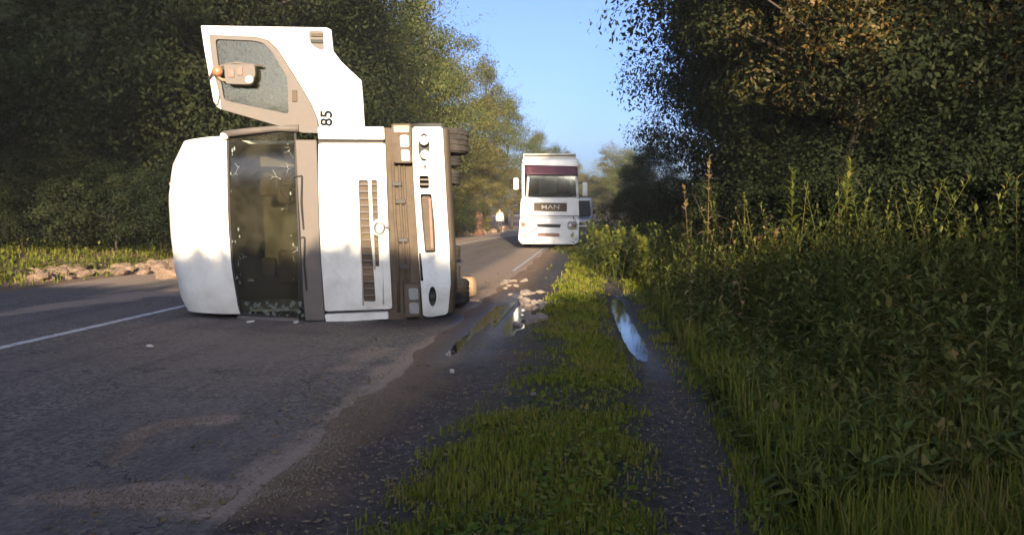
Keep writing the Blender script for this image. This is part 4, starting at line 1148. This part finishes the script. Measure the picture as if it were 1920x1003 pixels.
# cab shell behind the face: side on the ground, rear wall, upper side behind the door opening
zt = lay(600, 240, 0.1)[1]
xl = lay(352, 400, 0.85)[0] + 0.1
MB().box(xl+0.35, 0.85, 0.9, 2.2, 0.03, 0.07).build('cab_side', M['white'], rt, bevel=0.01)
MB().box(xl+0.1, 0.85, 1.45, 2.2, zt-0.10, zt-0.05).build('cab_side', M['white'], rt, bevel=0.01)
MB().box(xl, 0.9, 2.2, 2.25, 0.05, zt-0.06).build('cab_rear', M['white'], rt, bevel=0.02)
MB().box(0.86, 0.92, 0.3, 2.2, 0.05, zt-0.06).build('cab_floor', M['interior'], rt)
# interior
MB().box(xl+0.12, 0.8, 2.10, 2.15, 0.08, zt-0.12).build('bunk_wall', M['interior'], rt)
MB().box(-0.30, 0.0, 0.24, 0.65, 0.1, zt-0.15).build('dashboard', M['dash'], rt, bevel=0.06, segs=3)
for zc in (0.62, 1.78):
    s_ = MB().box(0.12, 0.32, 0.85, 1.4, zc-0.26, zc+0.26).build('seat', M['seat'], rt, bevel=0.06, segs=3)
    MB().box(-0.75, 0.1, 1.32, 1.48, zc-0.25, zc+0.25).build('seat_back', M['seat'], s_, bevel=0.06, segs=3)
    MB().box(-1.0, -0.78, 1.34, 1.44, zc-0.14, zc+0.14).build('headrest', M['seat'], s_, bevel=0.04, segs=3)
sw = MB()
cw = Vector((-0.42, 0.78, 1.78))
sw.tube([cw + Vector((0.16*math.cos(t), 0.12*math.cos(t), 0.22*math.sin(t))) for t in [2*math.pi*k/28 for k in range(29)]], 0.016, 8)
sw.tube([cw + Vector((0.15,0.11,0)), cw, cw + Vector((-0.13,-0.1,0))], 0.014, 6); sw.tube([cw + Vector((0,0,-0.21)), cw, cw + Vector((0,0,0.21))], 0.014, 6)
sw.tube([cw, cw + Vector((0.25,-0.25,0))], 0.03, 8)
sw.build('steering_wheel', M['dark'], rt, smooth=True)
# broken glass sagging out at the ground end of the windscreen
rs = random.Random(3)
for k in range(48):
    a = rs.uniform(0.86, 0.985); b = rs.uniform(0.1, 0.98); p = screen(a, b, -0.03); s_ = rs.uniform(0.012, 0.04)
    t = rs.uniform(0, 6.28); tl = rs.uniform(-0.05, 0.05)
    pts = [(p.x + s_*math.cos(t+u)*rs.uniform(.6,1.2), p.z + s_*math.sin(t+u)*rs.uniform(.6,1.2)) for u in (0, 1.4, 2.9, 4.6)]
    mb = MB().plate(pts, [], p.y-0.006, p.y, lambda x, z, p=p, tl=tl: (x-p.x)*tl*14)
    mb.build('glass_shard', M['shard'], rt)
for k in range(20):      # chips along the edges of the pane
    side = 0.04 if k % 4 else 0.9
    a = rs.uniform(0.05, 0.75); p = screen(a, side + rs.uniform(-0.02, 0.10), -0.01); s_ = rs.uniform(0.006, 0.024)
    t = rs.uniform(0, 6.28)
    pts = [(p.x + 0.6*s_*math.cos(t+u), p.z + s_*1.5*math.sin(t+u)) for u in (0, 1.7, 3.1, 4.6)]
    MB().plate(pts, [], p.y-0.004, p.y).build('glass_shard', M['shard'], rt)
# underside: rails, axles, wheels, tank, rear tractor
xu = lay(845, 400, 0.0)[0]
for zc in (0.82, 1.68):
    MB().box(xu-0.55, xu-0.30, 0.35, 6.2, zc-0.04, zc+0.04).build('chassis_rail', M['chassis'], rt, bevel=0.01)
for w_ in (1.2, 2.6, 4.2, 6.1):
    MB().box(xu-0.52, xu-0.36, w_-0.06, w_+0.06, 0.86, 1.64).build('cross_member', M['chassis'], rt, bevel=0.01)
xw = lay(879, 270, 1.45)[0] - 0.5
zw = lay(860, 243, 1.45)[1]
wheel(rt, (xw, 1.45, zw - 0.19), 0.5, 0.36, 'z')
wheel(rt, (xw, 1.45, 0.24), 0.5, 0.36, 'z')
for zc in (0.24, 0.62, zw-0.55, zw-0.19):
    wheel(rt, (xw, 5.2, zc), 0.5, 0.30, 'z')
MB().tube([(xw, 1.45, 0.3), (xw, 1.45, zw-0.3)], 0.07, 10).build('axle', M['chassis'], rt)
MB().tube([(xw, 5.2, 0.3), (xw, 5.2, zw-0.3)], 0.10, 10).build('axle', M['chassis'], rt)
mb = MB(); mb.grid(lambda a, b: (xw + 0.60*math.cos(math.pi*(0.45+1.1*a)), 1.45 - 0.60*math.sin(math.pi*(0.45+1.1*a))*-1 if False else 1.45 + 0.60*math.sin(math.pi*(0.45+1.1*a)), zw - 0.40 + 0.42*b), 16, 3)
mb.build('mudguard', M['dark'], rt, smooth=True)
MB().box(xu-0.95, xu-0.35, 2.9, 4.1, zw-0.75, zw-0.2).build('fuel_tank', M['chrome'], rt, bevel=0.12, segs=4)
MB().box(xu-0.66, xu-0.56, 4.6, 5.7, 0.95, 1.55).build('coupling_plate', M['chassis'], rt, bevel=0.03)

# ------------------------------------------------------------------ the second lorry, upright on the road behind
D2 = 31.4
x2 = at_depth(1028, D2)
T2 = Frame('parked_lorry', Vector((x2, D2, 0.0)), R(3.2))
tag(T2.root, 'white lorry with maroon sun visor standing upright on the road behind the overturned one', 'truck')
r2 = T2.root
lay, poly = T2.lay, T2.poly
MB().plate(rounded(poly([(977,372),(1085,372),(1086,408),(975,408)]), 0.06), [rounded(poly([(1001,380),(1063,381),(1063,397),(1001,396)]), 0.03)], 0.0, 0.12).build('front_panel', M['white2'], r2, bevel=0.02)
MB().plate(poly([(998,377),(1066,378),(1066,400),(998,399)], 0.07), [], 0.07, 0.1).build('grille', M['gap'], r2)
for k in range(3):
    a = T2.p3(1003, 384 + 4.5*k, 0.04); b = T2.p3(1061, 384.5 + 4.5*k, 0.04)
    MB().box(a.x, b.x, 0.03, 0.065, a.z-0.018, a.z+0.018).build('grille_slat', M['gap'], r2)
o = obj('lettering', text_mesh('MAN', 0.24, 0.01, 0.004), M['plate'], r2, T2.p3(1032, 388.5, 0.015)); o.rotation_euler = (R(90), 0, 0); o.scale = (1.4, 1, 1)
# cab body behind the face
cl, cr = lay(978,400)[0], lay(1084,400)[0]
zr = lay(1030, 301, 0.2)[1]
MB().box(cl, cr, 0.13, 2.2, 0.55, lay(1030,368)[1]).build('cab_body', M['white2'], r2, bevel=0.05)
body_top = MB()
zs = lay(1030, 368)[1]
for xa, xb in ((cl, cl+0.12), (cr-0.10, cr)):
    body_top.box(xa, xb, 0.16, 2.2, zs, zr-0.1)
body_top.box(cl+0.13, cr-0.11, 2.1, 2.2, zs, zr-0.1)
body_top.build('cab_sides', M['white2'], r2, bevel=0.03)
MB().box(cl, cr, 0.1, 2.2, zr-0.09, zr+0.06).build('cab_roof', M['white2'], r2, bevel=0.06, segs=3)
MB().plate(rounded(poly([(990,324),(1082,326),(1081,371),(987,370)], 0.1), 0.05), [], 0.13, 0.15).build('windscreen', glass('lorry_windscreen', (0.35, 0.4, 0.42), 0.22), r2)
MB().box(cl+0.13, cr-0.12, 0.5, 0.9, zs-0.05, zs+0.12).build('dashboard', M['dark'], r2)
for xc in (-0.65, 0.6):
    MB().box(xc-0.26, xc+0.26, 1.2, 1.4, zs-0.1, zs+0.75).build('seat', M['seat'], r2, bevel=0.06)
MB().tube([T2.p3(1062,350,0.5)+Vector((0.22*math.cos(t), 0.1*math.sin(t), 0.16*math.sin(t)-0.1)) for t in [2*math.pi*k/20 for k in range(21)]], 0.02, 6).build('steering_wheel', M['dark'], r2)
a, b = T2.p3(1040, 331, 0.11), T2.p3(1077, 334, 0.11)
MB().box(a.x, b.x, 0.16, 0.18, b.z-0.02, a.z+0.02).build('sun_blind', M['plate'], r2)
for P in ([(991,326),(988,370)], [(1081,328),(1083,372)]):
    MB().tube([T2.p3(*P[0], 0.14), T2.p3(*P[1], 0.1)], 0.05, 8).build('windscreen_pillar', M['white2'], r2, smooth=True)
for P in ([(996,368),(1030,362)], [(1036,369),(1070,363)]):
    MB().tube([T2.p3(*P[0], 0.08), T2.p3(*P[1], 0.1)], 0.015, 6).build('wiper', M['dark'], r2)
# visor, tilted forward
v0 = poly([(984,309),(1083,312)], -0.1); v1 = poly([(986,327),(1083,329)], -0.1)
mb = MB(); mb.grid(lambda a, b: ((v0[0][0]*(1-a)+v0[1][0]*a)*(1-b) + (v1[0][0]*(1-a)+v1[1][0]*a)*b, 0.12 - 0.30*b - 0.10*(1-abs(2*a-1)**2), (v0[0][1]*(1-a)+v0[1][1]*a)*(1-b) + (v1[0][1]*(1-a)+v1[1][1]*a)*b), 14, 5)
vis = mb.build('sun_visor', M['maroon'], r2, smooth=True)
so = vis.modifiers.new('solidify', 'SOLIDIFY'); so.thickness = 0.02
MB().plate(rounded(poly([(982,300),(1080,303),(1083,312),(982,309)], 0.0), 0.04), [], 0.02, 0.3).build('roof_front', M['white2'], r2, bevel=0.03)
# bumper and lights
MB().plate(rounded(poly([(975,409),(1086,409),(1085,452),(1078,458),(978,457),(972,450)], -0.05), 0.06), [rounded(poly([(1006,420),(1052,421),(1050,427),(1008,426)], -0.05), 0.02, 2)], -0.06, 0.35, None).build('bumper', M['white2'], r2, bevel=0.03)
MB().plate(poly([(1002,415),(1056,416),(1056,431),(1002,430)], 0.2), [], 0.06, 0.1).build('air_intake', M['dark'], r2)
MB().plate(rounded(poly([(1008,437),(1049,438),(1049,444),(1008,443)], -0.07), 0.02, 2), [], -0.075, -0.062).build('number_plate', M['redplate'], r2)
for (px, py) in ((985,421),(1073,423)):
    q = T2.p3(px, py, -0.06)
    h = MB().plate(rounded([(q.x-0.19,q.z-0.17),(q.x+0.19,q.z-0.17),(q.x+0.19,q.z+0.17),(q.x-0.19,q.z+0.17)], 0.1), [], -0.085, -0.062).build('headlight', M['lensdim'], r2, bevel=0.01)
    for dx in (-0.09, 0.09):
        MB().lathe([(0.075,0.0),(0.06,-0.02),(0.02,-0.03)], (q.x+dx, -0.086, q.z), 'y', 16).build('lamp_lens', M['lens'] if dx*(px-1028) < 0 else M['redplate'], h, smooth=True)
    q = T2.p3(px, 441, -0.06); MB().lathe([(0.08,0.0),(0.07,-0.02),(0.02,-0.03)], (q.x, -0.065, q.z), 'y', 16).build('fog_lamp', M['lensdim'], r2, smooth=True)
MB().tube([T2.p3(990,440,-0.09), T2.p3(1000,432,-0.1), T2.p3(1008,428,-0.09)], 0.02, 6).build('tow_strap', M['dark'], r2)
MB().plate(poly([(975,404),(1086,404.5),(1086,406),(975,405.5)], -0.01), [], -0.008, -0.002).build('panel_seam', M['grey'], r2)
MB().box(cl+0.02, cr-0.02, 0.0, 2.1, 0.22, 0.5).build('underrun', M['dark'], r2)
# mirrors on arms
for (px, y0, y1, sgn) in ((967.5,334,356,-1),(1097,342,368,1)):
    a, b = T2.p3(px, y0, 0.1), T2.p3(px, y1, 0.1)
    m_ = MB().box(a.x-0.10, a.x+0.10, 0.05, 0.2, b.z, a.z).build('mirror', M['white2'], r2, bevel=0.04, segs=3)
    xe = cr if sgn > 0 else cl
    mb = MB()
    for zz in (a.z-0.02, b.z+0.02): mb.tube([(a.x, 0.12, zz), (xe, 0.25, zz)], 0.022, 6)
    mb.build('mirror_arm', M['dark'], m_)
# trailer
tl, tr_ = lay(981,300,2.7)[0], lay(1080,300,2.7)[0]
zt2 = lay(1030, 288, 2.7)[1]
trl = MB().box(tl, tr_, 2.7, 13.5, 1.1, zt2).build('trailer_box', M['cream'], r2, bevel=0.03)
MB().box(tl+0.05, tr_-0.05, 2.66, 2.697, zt2-0.12, zt2-0.06).build('trailer_rail', M['grey'], trl)
for w_ in (1.4, 5.2, 10.2, 11.5, 12.7):
    for xx in (cl+0.2, cr-0.2): wheel(r2, (xx, w_, 0.5), 0.5, 0.32, 'x')
MB().box(-0.45, 0.45, 0.5, 6.0, 0.6, 0.9).build('chassis_rail', M['chassis'], r2)

# ------------------------------------------------------------------ van queueing behind, mostly hidden by the lorry
Dv = 47.0
xv = at_depth(1099, Dv) - 0.55
van = empty('parked_van', (xv, Dv, 0.0), R(2))
tag(van, 'silver van standing half hidden behind the upright lorry, right of its mirror', 'van')
MB().box(-0.95, 0.95, 1.1, 4.8, 0.45, 2.35).build('van_body', M['silver'], van, bevel=0.12, segs=3)
mb = MB(); mb.add([(-0.92,-0.1,0.45),(0.92,-0.1,0.45),(0.92,1.1,0.45),(-0.92,1.1,0.45),(-0.88,-0.05,1.05),(0.88,-0.05,1.05),(0.92,1.1,1.3),(-0.92,1.1,1.3)], [(3,2,1,0),(4,5,6,7),(0,1,5,4),(1,2,6,5),(2,3,7,6),(3,0,4,7)])
mb.build('bonnet', M['silver'], van, bevel=0.08, segs=3)
mb = MB(); mb.add([(-0.84,0.62,1.26),(0.84,0.62,1.26),(0.78,1.09,2.15),(-0.78,1.09,2.15)], [(0,1,2,3)])
w_ = mb.build('windscreen', M['lorry_dark'] if 'lorry_dark' in M else M['dark'], van); so = w_.modifiers.new('solidify', 'SOLIDIFY'); so.thickness = 0.01
for s_ in (-1, 1):
    MB().box(s_*0.7-0.16, s_*0.7+0.16, -0.13, -0.06, 0.78, 0.96).build('headlight', M['lens'], van, bevel=0.03)
    MB().box(s_*1.06-0.07, s_*1.06+0.07, 0.9, 1.05, 1.35, 1.62).build('mirror', M['dark'], van, bevel=0.03)
    for yy in (0.55, 3.9): wheel(van, (s_*0.82, yy, 0.34), 0.34, 0.2, 'x')
MB().box(-0.9, 0.9, -0.18, -0.05, 0.35, 0.62).build('bumper', M['grey'], van, bevel=0.05)
MB().box(-0.5, 0.5, -0.115, -0.085, 0.7, 0.86).build('grille', M['dark'], van, bevel=0.02)

# ------------------------------------------------------------------ loose things on the ground
# tan block behind the bumper
p = ground_at(878, 556)
bl = empty('tan_block', (p.x, p.y, 0.0), R(8))
tag(bl, 'tan rounded block standing on the road right behind the white bumper', 'block')
mb = MB(); mb.lathe([(0.10,0.0),(0.135,0.02),(0.145,0.1),(0.14,0.22),(0.125,0.30),(0.09,0.335)], (0,0,0.005), 'z', 7)
mb.build('block_body', M['tan'], bl, bevel=0.02)
mb = MB(); mb.lathe([(0.045,0.0),(0.05,0.012),(0.03,0.022)], (0,0,0.34), 'z', 12)
mb.build('block_cap', M['chassis'], bl)
p = ground_at(872, 565)
st = MB().box(-0.24, 0.24, -0.03, 0.03, 0.0, 0.035).build('plank', M['palestone'], None, bevel=0.006, loc=(p.x, p.y, 0.008))
st.rotation_euler = (0, 0, R(-12)); tag(st, 'pale broken strip lying on the road below the tan block', 'plank')
for k, (px, py, lab) in enumerate([(281,652,'small white scrap lying on the road left of the cab'),(470,606,'pale shard on the road below the cab windscreen'),(555,607,'grey shard on the road under the cowl of the cab'),(848,700,'white crumb at the wet road edge')]):
    p = ground_at(px, py); s_ = 0.045 if k < 3 else 0.022
    mb = MB(); mb.plate([(-s_,-s_*0.5),(s_*0.8,-s_*0.7),(s_,s_*0.5),(0,s_*0.8),(-s_*0.7,s_*0.3)], [], -0.012, 0.012)
    o = mb.build('debris_scrap', M['plate'], None, loc=(p.x, p.y, 0.022)); o.rotation_euler = (R(80), 0, k); tag(o, lab, 'debris')
for k, (px, py, lab) in enumerate([(1703,756,'pale pebble lying in the right undergrowth, left of the smaller one'),(1748,773,'small pale pebble in the right undergrowth'),(1122,852,'pale pebble on the grass between the ruts'),(1000,757,'pale pebble at the left rut edge')]):
    p = ground_at(px, py); o = bpy.data.objects.new('pebble', pale[k % 4]); col.objects.link(o); o.scale = (0.022,)*3
    o.location = (p.x, p.y, float(land(p.x, p.y)) + 0.012); tag(o, lab, 'pebble')

# broken trunk and person on the far left
p = Vector((at_depth(897, 50), 50, 0)); p.z = float(land(p.x, p.y))
mb = MB(); mb.tube([(0,0,-0.1),(0.03,0,0.5),(0,0.02,1.1),(0.05,0,1.45),(0.0,0,1.62)], [0.36,0.29,0.27,0.24,0.10], 11)
for k in range(5):
    t = k*1.3; mb.tube([(0.15*math.cos(t),0.15*math.sin(t),1.35),(0.17*math.cos(t),0.17*math.sin(t),1.62+0.07*k)], [0.08,0.01], 5)
for t in (0.3, 2.2, 4.0): mb.tube([(0.2*math.cos(t),0.2*math.sin(t),0.25),(0.6*math.cos(t),0.6*math.sin(t),-0.08)], [0.12,0.04], 6)
o = mb.build('tree_stump', M['stump'], None, loc=p, smooth=True); tag(o, 'broken reddish tree stump at the far left roadside', 'tree stump')

def person(x, y, z, rz):
    me = bpy.data.meshes.new('person')
    J = [((0,0,0.95),.135),((0,0,1.2),.13),((0,0,1.42),.12),((0,0,1.53),.055),((0,-.01,1.63),.085),((0,-.005,1.72),.08),
         ((.1,0,.88),.10),((.11,-.02,.5),.07),((.11,.02,.1),.045),((.12,-.12,.04),.04),((-.1,0,.88),.10),((-.11,-.02,.5),.07),((-.11,.02,.1),.045),((-.12,-.12,.04),.04),
         ((.19,0,1.42),.065),((.24,.02,1.15),.048),((.25,-.06,.92),.036),((.25,-.09,.82),.03),((-.19,0,1.42),.065),((-.24,.02,1.15),.048),((-.25,-.06,.92),.036),((-.25,-.09,.82),.03)]
    E = [(0,1),(1,2),(2,3),(3,4),(4,5),(0,6),(6,7),(7,8),(8,9),(0,10),(10,11),(11,12),(12,13),(2,14),(14,15),(15,16),(16,17),(2,18),(18,19),(19,20),(20,21)]
    me.from_pydata([j[0] for j in J], E, [])
    o = obj('person', me, [M['trousers'], M['shirt'], M['skin']])
    o.modifiers.new('skin', 'SKIN')
    me.skin_vertices[0].data[0].use_root = True
    for k, j in enumerate(J): me.skin_vertices[0].data[k].radius = (j[1], j[1]*0.85)
    o.modifiers.new('subdivision', 'SUBSURF').levels = 2; o.modifiers[-1].render_levels = 2
    bpy.context.view_layer.update()
    new = bpy.data.meshes.new_from_object(o.evaluated_get(bpy.context.evaluated_depsgraph_get()))
    o.modifiers.clear(); o.data = new
    new.materials.clear()
    for m in (M['trousers'], M['shirt'], M['skin']): new.materials.append(m)
    for p in new.polygons:
        c = p.center; p.use_smooth = True
        p.material_index = 2 if c.z > 1.5 or (abs(c.x) > 0.2 and c.z < 0.95) else (1 if c.z > 0.86 else 0)
    o.location = (x, y, z); o.rotation_euler = (0, 0, rz)
    h = MB(); h.lathe([(0.02,0.11),(0.07,0.09),(0.098,0.03),(0.095,-0.03),(0.06,-0.07)], (0,0.015,1.70), 'z', 14)
    h.build('hair', M['hair'], o, smooth=True)
    # loose shirt hanging over the hips
    s_ = MB(); s_.lathe([(0.12,0.60),(0.17,0.5),(0.185,0.25),(0.215,0.0),(0.21,-0.02)], (0,0,0.86), 'z', 18)
    s_.build('shirt', M['shirt'], o, smooth=True)
    return tag(o, 'person in pale top and dark trousers on the road left of the upright lorry', 'person')
xp = at_depth(937, 56); person(xp, 56, max(0.0, float(land(xp, 56))), 0.2)

# ------------------------------------------------------------------ thin morning haze
mh = bpy.data.materials.new('haze')
_t = nt(mh); _t.nodes.remove(_t.nodes['Principled BSDF'])
_v = _t.nodes.new('ShaderNodeVolumePrincipled'); _v.inputs['Density'].default_value = 0.0007; _v.inputs['Color'].default_value = (0.9, 0.92, 0.95, 1)
_t.links.new(_v.outputs[0], _t.nodes['Material Output'].inputs['Volume'])
tag(MB().box(-225, 225, -125, 305, -3, 30).build('haze', mh), kind='stuff')
